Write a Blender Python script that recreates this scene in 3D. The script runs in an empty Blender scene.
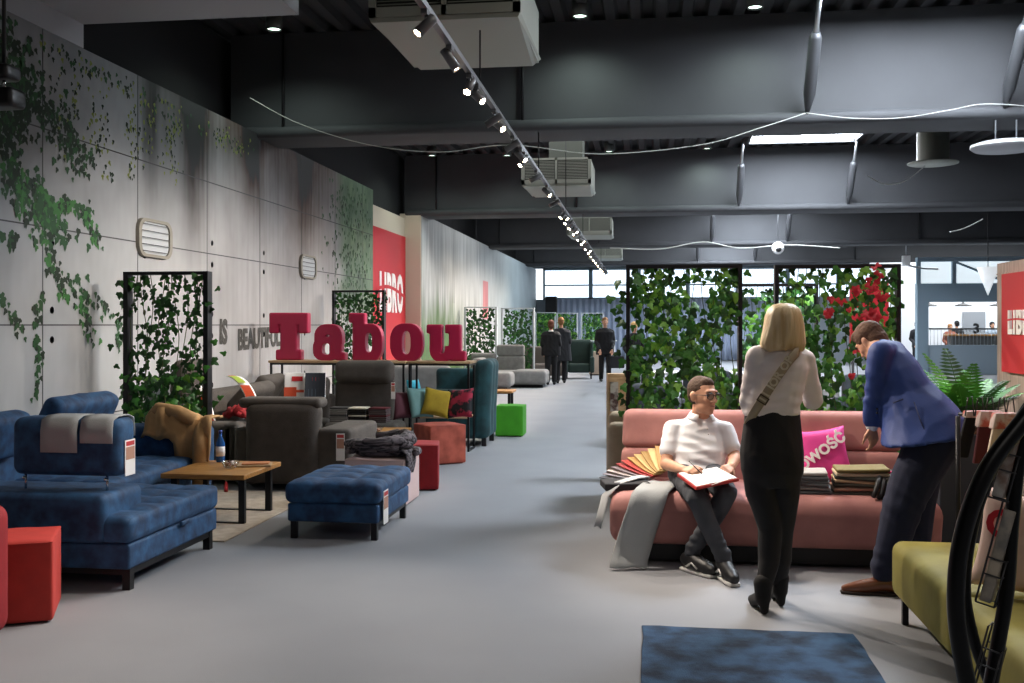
import bpy, bmesh, math, random
import numpy as np
from mathutils import Vector, Matrix, noise
R = math.radians
rnd = random.Random(7)
sc = bpy.context.scene
C = bpy.context.collection

# ------------------------------------------------------------------ camera
FOC = 1000.0; CAMZ = 1.60; HZ = 325.0; VPX = 650.0
TH = math.atan2(VPX - 512.0, FOC); ST = math.sin(TH); CT = math.cos(TH)
cd = bpy.data.cameras.new('camera'); cam = bpy.data.objects.new('camera', cd); C.objects.link(cam)
cam.location = (0, 0, CAMZ); cam.rotation_euler = (R(90), 0, TH)
cd.sensor_fit = 'HORIZONTAL'; cd.sensor_width = 36; cd.lens = 36 * FOC / 1024
cd.shift_y = -(341.5 - HZ) / 1024; cd.clip_end = 300
sc.camera = cam
sc.view_settings.view_transform = 'Standard'; sc.view_settings.look = 'None'
sc.view_settings.gamma = 1; sc.view_settings.use_curve_mapping = False
sc.view_settings.exposure = -0.22

def W(u, d):                       # point at picture column u and distance d -> hall X, Y
    xc = (u - 512.0) / FOC * d
    return (xc * CT - d * ST, xc * ST + d * CT)
def at(u, v, d):
    x, y = W(u, d); return Vector((x, y, CAMZ + (HZ - v) * d / FOC))
def gp(u, v, z=0.0):               # point at height z seen at column u, row v
    d = (CAMZ - z) * FOC / (v - HZ); x, y = W(u, d); return Vector((x, y, z))

# ------------------------------------------------------------------ world and lights
w = bpy.data.worlds.new('world'); sc.world = w; w.use_nodes = True
bg = w.node_tree.nodes['Background']; bg.inputs[0].default_value = (0.86, 0.93, 1.0, 1); bg.inputs[1].default_value = 3.0

def area(name, loc, rot, sx, sy, power, col=(1, 1, 1)):
    l = bpy.data.lights.new(name, 'AREA'); l.shape = 'RECTANGLE'; l.size = sx; l.size_y = sy
    l.energy = power; l.color = col
    o = bpy.data.objects.new(name, l); o.location = loc; o.rotation_euler = rot; C.objects.link(o); return o
def spot(name, loc, target, power, ang=45, blend=.6, col=(1, .93, .84), rad=.04):
    l = bpy.data.lights.new(name, 'SPOT'); l.energy = power; l.spot_size = R(ang); l.spot_blend = blend
    l.color = col; l.shadow_soft_size = rad
    o = bpy.data.objects.new(name, l); o.location = loc
    o.rotation_euler = (Vector(target) - Vector(loc)).to_track_quat('-Z', 'Y').to_euler(); C.objects.link(o); return o
# unseen fill lights added under the deck, the first behind the camera
area('fill_light', (1.5, -2.5, 5.3), (0, 0, 0), 8, 3, 120, (1, .94, .88))
area('fill_light', (2.5, 6.5, 5.3), (0, 0, 0), 5, 3, 130, (1, .93, .86))
area('fill_light', (0.5, 17.5, 5.3), (0, 0, 0), 8, 2, 190, (.98, .98, 1))
area('fill_light', (0.5, 27.5, 5.3), (0, 0, 0), 10, 4, 300, (.93, .97, 1))
area('fill_light', (0.5, 37.5, 5.3), (0, 0, 0), 10, 4, 480, (.9, .96, 1))
area('fill_light', (12.5, 37.5, 5.2), (0, 0, 0), 6, 4, 900, (.93, .97, 1))

# ------------------------------------------------------------------ materials
def lin(c):
    if isinstance(c, str):
        c = [int(c[i:i + 2], 16) / 255 for i in (0, 2, 4)]
        c = [x / 12.92 if x <= .04045 else ((x + .055) / 1.055) ** 2.4 for x in c]
    return (c[0], c[1], c[2], 1)
MATS = {}
def mat(name, col, rough=.7, metal=0, var=0, vs=6, col2=None, bump=0, bs=40, sheen=0, emit=0, stretch=(1, 1, 1), coat=0, trans=0, twosided=False, contrast=.5):
    if name in MATS: return MATS[name]
    m = bpy.data.materials.new(name); m.use_nodes = True; nt = m.node_tree; b = nt.nodes['Principled BSDF']
    b.inputs['Base Color'].default_value = lin(col); b.inputs['Roughness'].default_value = rough
    b.inputs['Metallic'].default_value = metal
    if sheen:
        b.inputs['Sheen Weight'].default_value = sheen; b.inputs['Sheen Roughness'].default_value = .4
        c2 = lin(col2 or col); b.inputs['Sheen Tint'].default_value = tuple(min(1, x * 1.6 + .1) for x in c2[:3]) + (1,)
    if coat: b.inputs['Coat Weight'].default_value = coat
    if emit:
        b.inputs['Emission Color'].default_value = lin(col); b.inputs['Emission Strength'].default_value = emit
    if var or bump:
        tc = nt.nodes.new('ShaderNodeTexCoord'); mp = nt.nodes.new('ShaderNodeMapping')
        nt.links.new(tc.outputs['Object'], mp.inputs[0]); mp.inputs['Scale'].default_value = stretch
    if var:
        n = nt.nodes.new('ShaderNodeTexNoise'); n.inputs['Scale'].default_value = vs; n.inputs['Detail'].default_value = 5
        nt.links.new(mp.outputs[0], n.inputs['Vector'])
        r = nt.nodes.new('ShaderNodeValToRGB'); nt.links.new(n.outputs[0], r.inputs[0])
        c1 = lin(col); c2 = lin(col2) if col2 else tuple(x * (1 - var) for x in c1[:3]) + (1,)
        r.color_ramp.elements[0].position = .5 - contrast / 2 * .6; r.color_ramp.elements[1].position = .5 + contrast / 2 * .6
        r.color_ramp.elements[0].color = c2; r.color_ramp.elements[1].color = c1
        nt.links.new(r.outputs[0], b.inputs['Base Color'])
    if bump:
        n2 = nt.nodes.new('ShaderNodeTexNoise'); n2.inputs['Scale'].default_value = bs; n2.inputs['Detail'].default_value = 4
        nt.links.new(mp.outputs[0], n2.inputs['Vector'])
        bp = nt.nodes.new('ShaderNodeBump'); bp.inputs['Strength'].default_value = bump; bp.inputs['Distance'].default_value = .01
        nt.links.new(n2.outputs[0], bp.inputs['Height']); nt.links.new(bp.outputs[0], b.inputs['Normal'])
    MATS[name] = m; return m
def glassmat(name, tint=(.92, .96, 1), a=.85, rough=.02):
    if name in MATS: return MATS[name]
    m = bpy.data.materials.new(name); m.use_nodes = True; nt = m.node_tree; nt.nodes.clear()
    o = nt.nodes.new('ShaderNodeOutputMaterial'); t = nt.nodes.new('ShaderNodeBsdfTransparent'); g = nt.nodes.new('ShaderNodeBsdfGlossy')
    mx = nt.nodes.new('ShaderNodeMixShader'); t.inputs[0].default_value = tuple(tint) + (1,); g.inputs['Roughness'].default_value = rough
    mx.inputs[0].default_value = 1 - a; nt.links.new(t.outputs[0], mx.inputs[1]); nt.links.new(g.outputs[0], mx.inputs[2])
    nt.links.new(mx.outputs[0], o.inputs[0]); MATS[name] = m; return m

black = mat('black_metal', '17171a', .45, .3)
blackplastic = mat('black_plastic', '0d0d0f', .4)
velvet = mat('blue_velvet', '28557f', .75, var=1, col2='142f50', vs=11, sheen=.3, bump=.25, bs=25, contrast=.55)
wood = mat('oak_wood', 'b98545', .45, var=1, col2='94642d', vs=7, stretch=(1, 9, 9), bump=.05)
palewood = mat('pale_wood', 'c0a27e', .5, var=1, col2='a5865f', vs=7, stretch=(1, 9, 9))
taupe = mat('taupe_fabric', '4c4641', .85, var=.25, vs=9, bump=.35, bs=120, sheen=.15)
greyfab = mat('grey_fabric', '8a8886', .9, var=.2, vs=9, bump=.3, bs=120)
pinkfab = mat('rose_velvet', 'b27b74', .75, var=1, col2='966460', vs=3, sheen=.3, bump=.1, bs=20, contrast=.5)
olive = mat('olive_velvet', '9a9140', .75, var=1, col2='7f7630', vs=3, sheen=.35, bump=.1, bs=25, contrast=.5)
redfab = mat('red_fabric', '8c0f1a', .8, var=.15, vs=8, bump=.15)
coralfab = mat('coral_red_fabric', 'b8362e', .8, var=.15, vs=8, bump=.15)
salmon = mat('salmon_velvet', 'b35643', .75, var=1, col2='8a3b2b', vs=6, sheen=.4, contrast=.4)
tealfab = mat('teal_velvet', '17464c', .75, var=.5, vs=6, sheen=.3, bump=.15)
greenfab = mat('green_felt', '3f9418', .9, var=.15, vs=8)
cream = mat('cream_fabric', 'b9a78f', .9, var=.15, vs=8, bump=.2, bs=90)
white = mat('white_paint', 'd8d8d8', .5)
paper = mat('white_paper', 'f0eeec', .6)
steel = mat('brushed_steel', 'a8abad', .3, .9)
chrome = mat('chrome', 'd8d8d8', .12, 1)
leafs = [mat('ivy_leaf_dark', '245420', .5, var=.3, vs=20), mat('ivy_leaf_mid', '387a28', .5, var=.3, vs=20), mat('ivy_leaf_light', '72ad38', .5, var=.3, vs=20)]
clearglass = glassmat('clear_glass')

# ------------------------------------------------------------------ mesh kit
class B:
    def __init__(s): s.v = []; s.f = []; s.m = []; s.smooth = []
    def add(s, vs, fs, mi=0, sm=False):
        o = len(s.v); s.v += [tuple(p) for p in vs]; s.f += [tuple(i + o for i in f) for f in fs]
        s.m += [mi] * len(fs); s.smooth += [sm] * len(fs); return s
    def box(s, x0, x1, y0, y1, z0, z1, mi=0):
        vs = [(x, y, z) for z in (z0, z1) for y in (y0, y1) for x in (x0, x1)]
        return s.add(vs, [(0, 2, 3, 1), (4, 5, 7, 6), (0, 1, 5, 4), (2, 6, 7, 3), (0, 4, 6, 2), (1, 3, 7, 5)], mi)
    def rbox(s, x0, x1, y0, y1, z0, z1, r=.03, n=4, mi=0, fn=None, mtx=None, k=4):
        """rounded box: k rows in each rounded rim, n cells across each flat"""
        r = min(r, (x1 - x0) / 2, (y1 - y0) / 2, (z1 - z0) / 2)
        def axis(a, b):
            t = [a + r * (1 - math.cos(math.pi / 2 * i / k)) for i in range(k)]
            if b - a - 2 * r > 1e-6: t += [a + r + (b - a - 2 * r) * i / n for i in range(n + 1)]
            else: t += [(a + b) / 2]
            t += [b - r * (1 - math.cos(math.pi / 2 * (k - 1 - i) / k)) for i in range(k)]
            return t
        A = [axis(x0, x1), axis(y0, y1), axis(z0, z1)]
        idx = {}; vs = []
        lo = (x0 + r, y0 + r, z0 + r); hi = (x1 - r, y1 - r, z1 - r)
        def vert(i, j, k_):
            key = (i, j, k_)
            if key not in idx:
                p = (A[0][i], A[1][j], A[2][k_]); c = [min(max(p[q], lo[q]), hi[q]) for q in range(3)]
                d = Vector([p[q] - c[q] for q in range(3)])
                if d.length > 1e-9:
                    d = Vector([math.copysign(math.sin(min(1, abs(t) / r) * math.pi / 2) if 0 else abs(t), t) for t in d]); d = d.normalized() * r
                q = Vector(c) + d
                if fn: q = Vector(fn(q.x, q.y, q.z))
                if mtx: q = mtx @ q
                idx[key] = len(vs); vs.append(q)
            return idx[key]
        fs = []; N = [len(a) - 1 for a in A]
        for i in range(N[0]):
            for j in range(N[1]):
                fs.append((vert(i, j, 0), vert(i, j + 1, 0), vert(i + 1, j + 1, 0), vert(i + 1, j, 0)))
                fs.append((vert(i, j, N[2]), vert(i + 1, j, N[2]), vert(i + 1, j + 1, N[2]), vert(i, j + 1, N[2])))
        for i in range(N[0]):
            for k_ in range(N[2]):
                fs.append((vert(i, 0, k_), vert(i + 1, 0, k_), vert(i + 1, 0, k_ + 1), vert(i, 0, k_ + 1)))
                fs.append((vert(i, N[1], k_), vert(i, N[1], k_ + 1), vert(i + 1, N[1], k_ + 1), vert(i + 1, N[1], k_)))
        for j in range(N[1]):
            for k_ in range(N[2]):
                fs.append((vert(0, j, k_), vert(0, j, k_ + 1), vert(0, j + 1, k_ + 1), vert(0, j + 1, k_)))
                fs.append((vert(N[0], j, k_), vert(N[0], j + 1, k_), vert(N[0], j + 1, k_ + 1), vert(N[0], j, k_ + 1)))
        return s.add(vs, fs, mi, True)
    def tube(s, pts, r, n=8, mi=0, caps=True):
        pts = [Vector(p) for p in pts]; rs = r if isinstance(r, (list, tuple)) else [r] * len(pts)
        vs = []; up = None
        for i, p in enumerate(pts):
            t = (pts[min(i + 1, len(pts) - 1)] - pts[max(i - 1, 0)]).normalized()
            if up is None: up = t.orthogonal().normalized()
            a = (up - t * up.dot(t)); a = a.normalized() if a.length > 1e-6 else t.orthogonal().normalized(); up = a
            b = t.cross(a)
            for k in range(n):
                q = 2 * math.pi * k / n; vs.append(p + (a * math.cos(q) + b * math.sin(q)) * rs[i])
        fs = [(i * n + k, i * n + (k + 1) % n, (i + 1) * n + (k + 1) % n, (i + 1) * n + k) for i in range(len(pts) - 1) for k in range(n)]
        if caps: fs += [tuple(reversed(range(n))), tuple(range((len(pts) - 1) * n, len(pts) * n))]
        return s.add(vs, fs, mi, True)
    def lathe(s, prof, c=(0, 0, 0), n=20, mi=0, mtx=None):
        vs = [Vector((r * math.cos(2 * math.pi * k / n), r * math.sin(2 * math.pi * k / n), z)) for r, z in prof for k in range(n)]
        vs = [(mtx @ q if mtx else q) + Vector(c) for q in vs]
        fs = [(i * n + k, i * n + (k + 1) % n, (i + 1) * n + (k + 1) % n, (i + 1) * n + k) for i in range(len(prof) - 1) for k in range(n)]
        if prof[0][0] > 1e-4: fs.append(tuple(reversed(range(n))))
        if prof[-1][0] > 1e-4: fs.append(tuple(range((len(prof) - 1) * n, len(prof) * n)))
        return s.add(vs, fs, mi, True)
    def ball(s, c, rx, ry=None, rz=None, n=12, mi=0, mtx=None):
        ry = ry or rx; rz = rz or rx; vs = []; m = n // 2
        for i in range(m + 1):
            for k in range(n):
                a = math.pi * i / m; q = 2 * math.pi * k / n
                p = Vector((rx * math.sin(a) * math.cos(q), ry * math.sin(a) * math.sin(q), rz * math.cos(a) * -1))
                vs.append((mtx @ p if mtx else p) + Vector(c))
        fs = [(i * n + k, i * n + (k + 1) % n, (i + 1) * n + (k + 1) % n, (i + 1) * n + k) for i in range(m) for k in range(n)]
        return s.add(vs, fs, mi, True)
    def prism(s, poly, h0, h1, plane='xz', mi=0, sm=False):
        n = len(poly)
        def P(a, b, h): return (a, h, b) if plane == 'xz' else ((h, a, b) if plane == 'yz' else (a, b, h))
        vs = [P(a, b, h0) for a, b in poly] + [P(a, b, h1) for a, b in poly]
        fs = [(i, (i + 1) % n, n + (i + 1) % n, n + i) for i in range(n)]
        s.add(vs, fs, mi, sm); o = len(s.v) - 2 * n
        s.f += [tuple(o + i for i in reversed(range(n))), tuple(o + n + i for i in range(n))]; s.m += [mi, mi]; s.smooth += [False, False]
        return s
    def sheet(s, rows, th=.004, mi=0):
        """cloth: rows of points, given a thickness"""
        h = len(rows); wd = len(rows[0]); P = [[Vector(p) for p in r] for r in rows]; vs = []
        for side in (0, 1):
            for i in range(h):
                for j in range(wd):
                    a = P[min(i + 1, h - 1)][j] - P[max(i - 1, 0)][j]; b = P[i][min(j + 1, wd - 1)] - P[i][max(j - 1, 0)]
                    nn = a.cross(b); nn = nn.normalized() if nn.length > 1e-9 else Vector((0, 0, 1))
                    vs.append(P[i][j] + nn * (th / 2 if side else -th / 2))
        o = h * wd; fs = []
        for i in range(h - 1):
            for j in range(wd - 1):
                a = i * wd + j; fs.append((a, a + 1, a + wd + 1, a + wd)); fs.append((o + a, o + a + wd, o + a + wd + 1, o + a + 1))
        for i in range(h - 1):
            for j in (0, wd - 1):
                a = i * wd + j; fs.append((a, a + wd, o + a + wd, o + a))
        for j in range(wd - 1):
            for i in (0, h - 1):
                a = i * wd + j; fs.append((a, o + a, o + a + 1, a + 1))
        return s.add(vs, fs, mi, True)
    def build(s, name, m, parent=None, fix=True):
        me = bpy.data.meshes.new(name)
        off = Vector((0, 0, 0))
        me.from_pydata(s.v, [], s.f)
        for q in (m if isinstance(m, (list, tuple)) else [m]): me.materials.append(q)
        me.polygons.foreach_set('material_index', s.m); me.polygons.foreach_set('use_smooth', s.smooth)
        if fix:
            bm = bmesh.new(); bm.from_mesh(me); bmesh.ops.remove_doubles(bm, verts=bm.verts, dist=1e-5)
            bmesh.ops.recalc_face_normals(bm, faces=bm.faces); bm.to_mesh(me); bm.free()
        o = bpy.data.objects.new(name, me); C.objects.link(o)
        if parent is not None: o.parent = parent
        return o

def tag(o, label, cat, group=None):
    o['label'] = label; o['category'] = cat
    if group: o['group'] = group
    return o
def thing(name, label, cat, loc=(0, 0, 0), rz=0, group=None):
    o = bpy.data.objects.new(name, None); o.empty_display_size = .1; C.objects.link(o); o.location = loc; o.rotation_euler = (0, 0, rz)
    return tag(o, label, cat, group)
def single(name, b, m, label, cat, loc=(0, 0, 0), rz=0, group=None):
    o = b.build(name, m); o.location = loc; o.rotation_euler = (0, 0, rz); return tag(o, label, cat, group)
def struct(name, b, m, parent=None):
    o = b.build(name, m, parent); o['kind'] = 'structure'; return o
def dup(root, loc, rz=0, label=None):
    def cp(o, par):
        c = o.copy(); C.objects.link(c)
        if par is not None: c.parent = par
        for ch in o.children: cp(ch, c)
        return c
    r = cp(root, None); r.location = loc; r.rotation_euler = (0, 0, rz)
    if label: r['label'] = label
    return r
def textmesh(s, size=1, ext=.005, off=0.0, sx=1, space=1.0, bev=0):
    cu = bpy.data.curves.new('t', 'FONT'); cu.body = s; cu.size = size; cu.extrude = ext; cu.offset = off; cu.space_character = space
    cu.align_x = 'CENTER'; cu.align_y = 'CENTER'; cu.resolution_u = 3
    o = bpy.data.objects.new('t', cu); C.objects.link(o); bpy.context.view_layer.update()
    me = bpy.data.meshes.new_from_object(o.evaluated_get(bpy.context.evaluated_depsgraph_get()))
    bpy.data.objects.remove(o); bpy.data.curves.remove(cu)
    for v in me.vertices: v.co.x *= sx
    return me
def lettering(name, s, size, m, parent, mtx, **k):
    me = textmesh(s, size, **k); me.transform(mtx); me.materials.clear(); me.materials.append(m)
    o = bpy.data.objects.new(name, me); C.objects.link(o)
    if parent is not None: o.parent = parent
    return o
def basis(xv, yv, loc):
    xv = Vector(xv).normalized(); yv = Vector(yv); yv = (yv - xv * yv.dot(xv)).normalized(); zv = xv.cross(yv)
    m = Matrix((xv, yv, zv)).transposed().to_4x4(); m.translation = Vector(loc); return m

def remesh(b, name, m, parent, vox=.008, smooth=5, wr=0, wf=(1, 1, 1), wfreq=12, folds=()):
    me = bpy.data.meshes.new('tmp'); me.from_pydata(b.v, [], b.f)
    bm = bmesh.new(); bm.from_mesh(me); bmesh.ops.remove_doubles(bm, verts=bm.verts, dist=1e-5); bmesh.ops.recalc_face_normals(bm, faces=bm.faces); bm.to_mesh(me); bm.free()
    o = bpy.data.objects.new(name, me); C.objects.link(o)
    md = o.modifiers.new('r', 'REMESH'); md.mode = 'VOXEL'; md.voxel_size = vox; md.use_smooth_shade = True
    if smooth: ms = o.modifiers.new('s', 'SMOOTH'); ms.iterations = smooth; ms.factor = .5
    bpy.context.view_layer.update()
    m2 = bpy.data.meshes.new_from_object(o.evaluated_get(bpy.context.evaluated_depsgraph_get())); o.modifiers.clear(); o.data = m2; m2.name = name
    if wr or folds:
        vs = np.empty(len(m2.vertices) * 3); m2.vertices.foreach_get('co', vs); vs = vs.reshape(-1, 3); ns = np.empty(len(m2.vertices) * 3); m2.vertex_normals.foreach_get('vector', ns); ns = ns.reshape(-1, 3)
        out = vs.copy()
        for i in range(len(vs)):
            x, y, z = vs[i]; k = noise.noise((x * wfreq * wf[0], y * wfreq * wf[1], z * wfreq * wf[2])); k = (1 - 2.2 * abs(k)) * wr
            for (c, r_, amp, fr, ax) in folds:
                dd = ((x - c[0]) ** 2 + (y - c[1]) ** 2 + (z - c[2]) ** 2) / (r_ * r_)
                if dd < 6: t = x * ax[0] + y * ax[1] + z * ax[2]; k += amp * math.exp(-dd) * math.sin(t * fr + 2.5 * noise.noise((x * 7, y * 7, z * 7)))
            out[i] += ns[i] * k
        m2.vertices.foreach_set('co', out.ravel()); m2.update()
    m2.materials.clear(); m2.materials.append(m); m2.polygons.foreach_set('use_smooth', [True] * len(m2.polygons))
    if parent is not None: o.parent = parent; 
    return o
# ------------------------------------------------------------------ the hall
HB = 4.10; DECK = 5.5; LW = -5.2
floor_m = mat('grey_carpet_floor', '8d8f94', .75, var=.08, vs=1.2, bump=.15, bs=160)
struct('floor', B().box(-8, 20, -6, 60, -.1, 0), floor_m)
deckm = mat('dark_steel_deck', '3a3a3c', .6, .2)
b = B(); prof = []; x = -6.0
while x < 20: prof += [(x, DECK), (x + .12, DECK), (x + .16, DECK + .09), (x + .28, DECK + .09)]; x += .32
prof.append((x, DECK))
vs = [(a, y, z) for y in (-6, 46) for a, z in prof]; n = len(prof)
b.add(vs, [(i, i + 1, n + i + 1, n + i) for i in range(n - 1)]); b.box(-6, 20, -6, 46, DECK + .1, DECK + .2)
struct('ceiling', b, deckm)
beamm = mat('grey_painted_beam', '3b3c3f', .75, var=.12, vs=1.5)
for i, y in enumerate((3.1, 12.75, 22.4, 32.1, 41.8)):
    b = B(); b.box(-5.6, 20, y + .09, y + .8, HB + .1, DECK); b.rbox(-5.6, 20, y, y + .9, HB, HB + .15, .07, n=1, k=5)
    bo = struct('trim_%d' % (i + 1), b, beamm)
    if i:
        for xx in (-4.85, -1.63, 8.2):
            q = B().tube([(xx, y + .05, HB + .02), (xx, y + .05, DECK)], .022, 6).build('downpipe', black, bo)
skym = mat('skylight_panel', 'eaf4ff', .5, emit=60)
for i, y in enumerate((12.75, 22.4, 32.1, 41.8)):
    b = B().box(2.05, 4.2, y - 3.0, y - .9, DECK - .02, DECK - .008); o = struct('window_%d' % (i + 11), b, skym)
    f = B(); f.box(2.0, 2.05, y - 3.05, y - .85, DECK - .1, DECK); f.box(4.2, 4.25, y - 3.05, y - .85, DECK - .1, DECK)
    f.box(2.0, 4.25, y - .9, y - .85, DECK - .1, DECK); f.box(2.0, 4.25, y - 3.05, y - 3.0, DECK - .1, DECK); f.build('window_frame', beamm, o)
# knee struts beside the skylights
strutm = mat('strut_grey', '46474a', .45, .3)
names = {1: 'second beam from the camera', 2: 'third beam', 3: 'fourth beam', 4: 'last beam'}
for i, y in enumerate((12.75, 22.4, 32.1, 41.8)):
    for xx, side in ((1.93, 'left'), (4.24, 'right')):
        p0 = Vector((xx, y + .06, 4.17)); p1 = Vector((xx, y - 1.0, 5.48)); L = lambda t: p0.lerp(p1, t)
        b = B().tube([L(0), L(.12), L(.2), L(.62), L(.66)], [.012, .05, .075, .075, .05], 12)
        t = thing('knee_strut', 'grey tapered knee strut %s of the skylight, braced against the %s ceiling beam' % (side, ('nearest', 'second nearest', 'third nearest', 'farthest')[i]), 'strut', p0, group='knee struts')
        b.v = [tuple(Vector(q) - p0) for q in b.v]; b.build('sleeve', strutm, t)
        c = B().tube([L(.64) - p0, L(.7) - p0, L(1) - p0], [.045, .03, .03], 8); c.build('rod', steel, t)

# left wall, a printed concrete and ivy mural
def wallpt(u, v, X=LW):
    d = -X / (CT / FOC * (VPX - u)) ; x, y = W(u, d); return y, CAMZ + (HZ - v) * d / FOC
y1 = wallpt(373, 190)[0]; yr = W(405.5, 5.58 / (CT / FOC * 244.5))[1]
WT = 4.16
def mural(name, ya, yb, kind):
    st = .03; ny = int((yb - ya) / st); nz = int(WT / st)
    Y = np.linspace(ya, yb, ny + 1); Z = np.linspace(0, WT, nz + 1)
    vs = [(LW, y, z) for y in Y for z in Z]; m1 = nz + 1
    fs = [(i * m1 + j, (i + 1) * m1 + j, (i + 1) * m1 + j + 1, i * m1 + j + 1) for i in range(ny) for j in range(nz)]
    me = bpy.data.meshes.new(name); me.from_pydata(vs, [], fs)
    ca = me.color_attributes.new('print', 'FLOAT_COLOR', 'POINT'); col = np.ones((len(vs), 4), np.float32)
    k = 0
    for y in Y:
        s1 = noise.noise((y * 2.2, 3.1, 0)); s2 = noise.noise((y * 9, 7.7, 0)); gl = noise.noise((y * .8, 1.3, 5))
        for z in Z:
            n1 = noise.fractal((y * .9, z * .9, 1), 1, 2, 4); fine = noise.noise((y * 14, z * 5, 2)); drip = noise.noise((y * 16, z * .7, 4))
            if kind == 0:
                g = .40 + .07 * n1 + .02 * fine
                fr = min(1, max(0, (y - 9.5) / 3))                      # streaked part further along
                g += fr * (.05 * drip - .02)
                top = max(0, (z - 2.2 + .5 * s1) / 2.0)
                g -= .34 * min(1, top ** 1.1 * (.6 + .4 * min(1, fr + .3)))  # upper wall darkened: printed stain plus lamp falloff painted into the colour
                for cu, wd, zb in ((10.9, .32, 1.9), (14.6, .5, 2.0), (9.9, .2, 2.4), (12.6, .25, 2.6)):
                    a = math.exp(-((y - cu + .1 * drip) / wd) ** 2) * min(1, max(0, (z - zb) / 1.1)); g -= .2 * a
                for zs in (.75, 1.6, 2.45, 3.3):
                    pass
                c = [g * .97, g, g * 1.03]
                if fr > 0: c[0] += .025 * fr; c[2] -= .01 * fr
                gm = (y - 16.1 + .45 * noise.noise((z * 2.2, 5, 5))) / .5
                if gm > 0 and z > 1.2:
                    a = min(1, gm) * min(1, (z - 1.2) / .8); t = .5 + .5 * noise.noise((y * 3, z * 2.4, 8)) + .35 * noise.noise((y * 11, z * 7, 8))
                    gg = (.05 + .09 * t, .10 + .13 * t, .06 + .06 * t); c = [c[q] * (1 - a * .85) + gg[q] * a * .85 for q in range(3)]
            else:
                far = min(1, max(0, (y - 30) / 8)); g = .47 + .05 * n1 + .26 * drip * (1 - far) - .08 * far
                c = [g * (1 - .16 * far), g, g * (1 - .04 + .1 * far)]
                gm = max(0, 1 - (z - .9) / (1.5 + .8 * noise.noise((y * 2.5, 1, 1)))) * max(0, 1 - abs(y - 24.5) / 4.5)
                t = .5 + .5 * noise.noise((y * 8, z * 1.6, 3)); a = min(1, gm * 2.6 * (.35 + t)); gg = (.05 + .05 * t, .10 + .08 * t, .045)
                c = [c[q] * (1 - a) + gg[q] * a for q in range(3)]
                if 31.0 < y < 32.0 and 1.8 < z < 3.0: a = .6; c = [c[0] * .7 + .2, c[1] * .35 + .02, c[2] * .35 + .03]
                if 26.0 < y < 26.5 and z > 2.2: c = [x * .85 for x in c]
            col[k, :3] = [min(.8, max(.012, x)) for x in c]; k += 1
    ca.data.foreach_set('color', col.ravel())
    m = bpy.data.materials.new(name + '_print'); m.use_nodes = True; nt = m.node_tree; p = nt.nodes['Principled BSDF']
    a = nt.nodes.new('ShaderNodeVertexColor'); a.layer_name = 'print'; nt.links.new(a.outputs[0], p.inputs['Base Color']); p.inputs['Roughness'].default_value = .65
    me.materials.append(m)
    o = bpy.data.objects.new(name, me); C.objects.link(o); o['kind'] = 'structure'; return o
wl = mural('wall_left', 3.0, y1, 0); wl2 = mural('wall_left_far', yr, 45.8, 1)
boardm = mat('board_edge', '9a9590', .7)
b = B(); b.box(LW - .12, LW - .005, 3.0, y1, 0, WT); struct('wall_left_core', b, boardm)
b = B(); b.box(LW - .12, LW - .005, yr, 45.8, 0, WT); struct('wall_left_far_core', b, boardm)
beige = mat('warm_white_board', 'c9b9a6', .7); redboard = mat('red_board', 'c2202c', .55)
b = B(); b.box(-5.7, -5.58, y1 - .3, yr, 0, 4.05); ro = struct('wall_recess', b, beige)
b = B(); b.box(-5.579, -5.565, y1 - .2, yr - .05, .2, 3.62); struct('trim_red_panel', b, redboard, ro)
b = B(); b.box(-5.7, LW - .01, yr - .06, yr, 0, WT); struct('wall_recess_return', b, beige)
darkwall = mat('dark_wall', '1b1b1d', .9)
b = B(); b.box(-6.0, -5.75, -6, 46, 0, DECK); struct('wall_outer_left', b, darkwall)
b = B(); b.box(19.8, 20, -6, 46, 0, DECK); b.box(-8, 20, -6.2, -6, 0, DECK + .2); struct('wall_right', b, mat('grey_wall', '6d7074', .9))

# printed ivy of the mural: flat leaves on the print itself
def ivyleaf(b, c, n, up, s, mi, fold=.15):
    n = Vector(n).normalized(); up = Vector(up); up = (up - n * up.dot(n)).normalized(); r = up.cross(n); c = Vector(c)
    P = [(0, -.45, 0), (.32, -.5, 0), (.55, -.12, -.1), (.28, .08, 0), (.22, .5 * .8, -.05), (0, .75, -.15), (-.22, .4, -.05), (-.28, .08, 0), (-.55, -.12, -.1), (-.32, -.5, 0)]
    vs = [c + (r * x + up * y + n * z * fold * 4) * s for x, y, z in P] + [c + n * fold * s * .3]
    k = len(P); b.add(vs, [(i, (i + 1) % k, k) for i in range(k)], mi, False)
sb = B()
for zs in (.75, 1.6, 2.45, 3.3): sb.box(LW, LW + .002, 3.0, y1, zs - .006, zs + .006)
for k in range(9): sb.box(LW, LW + .002, 4.76 + 1.62 * k, 4.772 + 1.62 * k, 0, WT)
for k in range(9):
    for zs in (.75, 1.6, 2.45):
        for q in (-.13, .13): sb.lathe([(0, 0), (.032, 0)], (LW + .0025, 4.9 + 1.62 * k, zs + q), 12, 0, Matrix.Rotation(R(90), 4, 'Y'))
so_ = sb.build('panel_seams', mat('print_seam', '4a4a4c', .8), wl, fix=False); so_['kind'] = 'structure'
lp = B()
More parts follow.
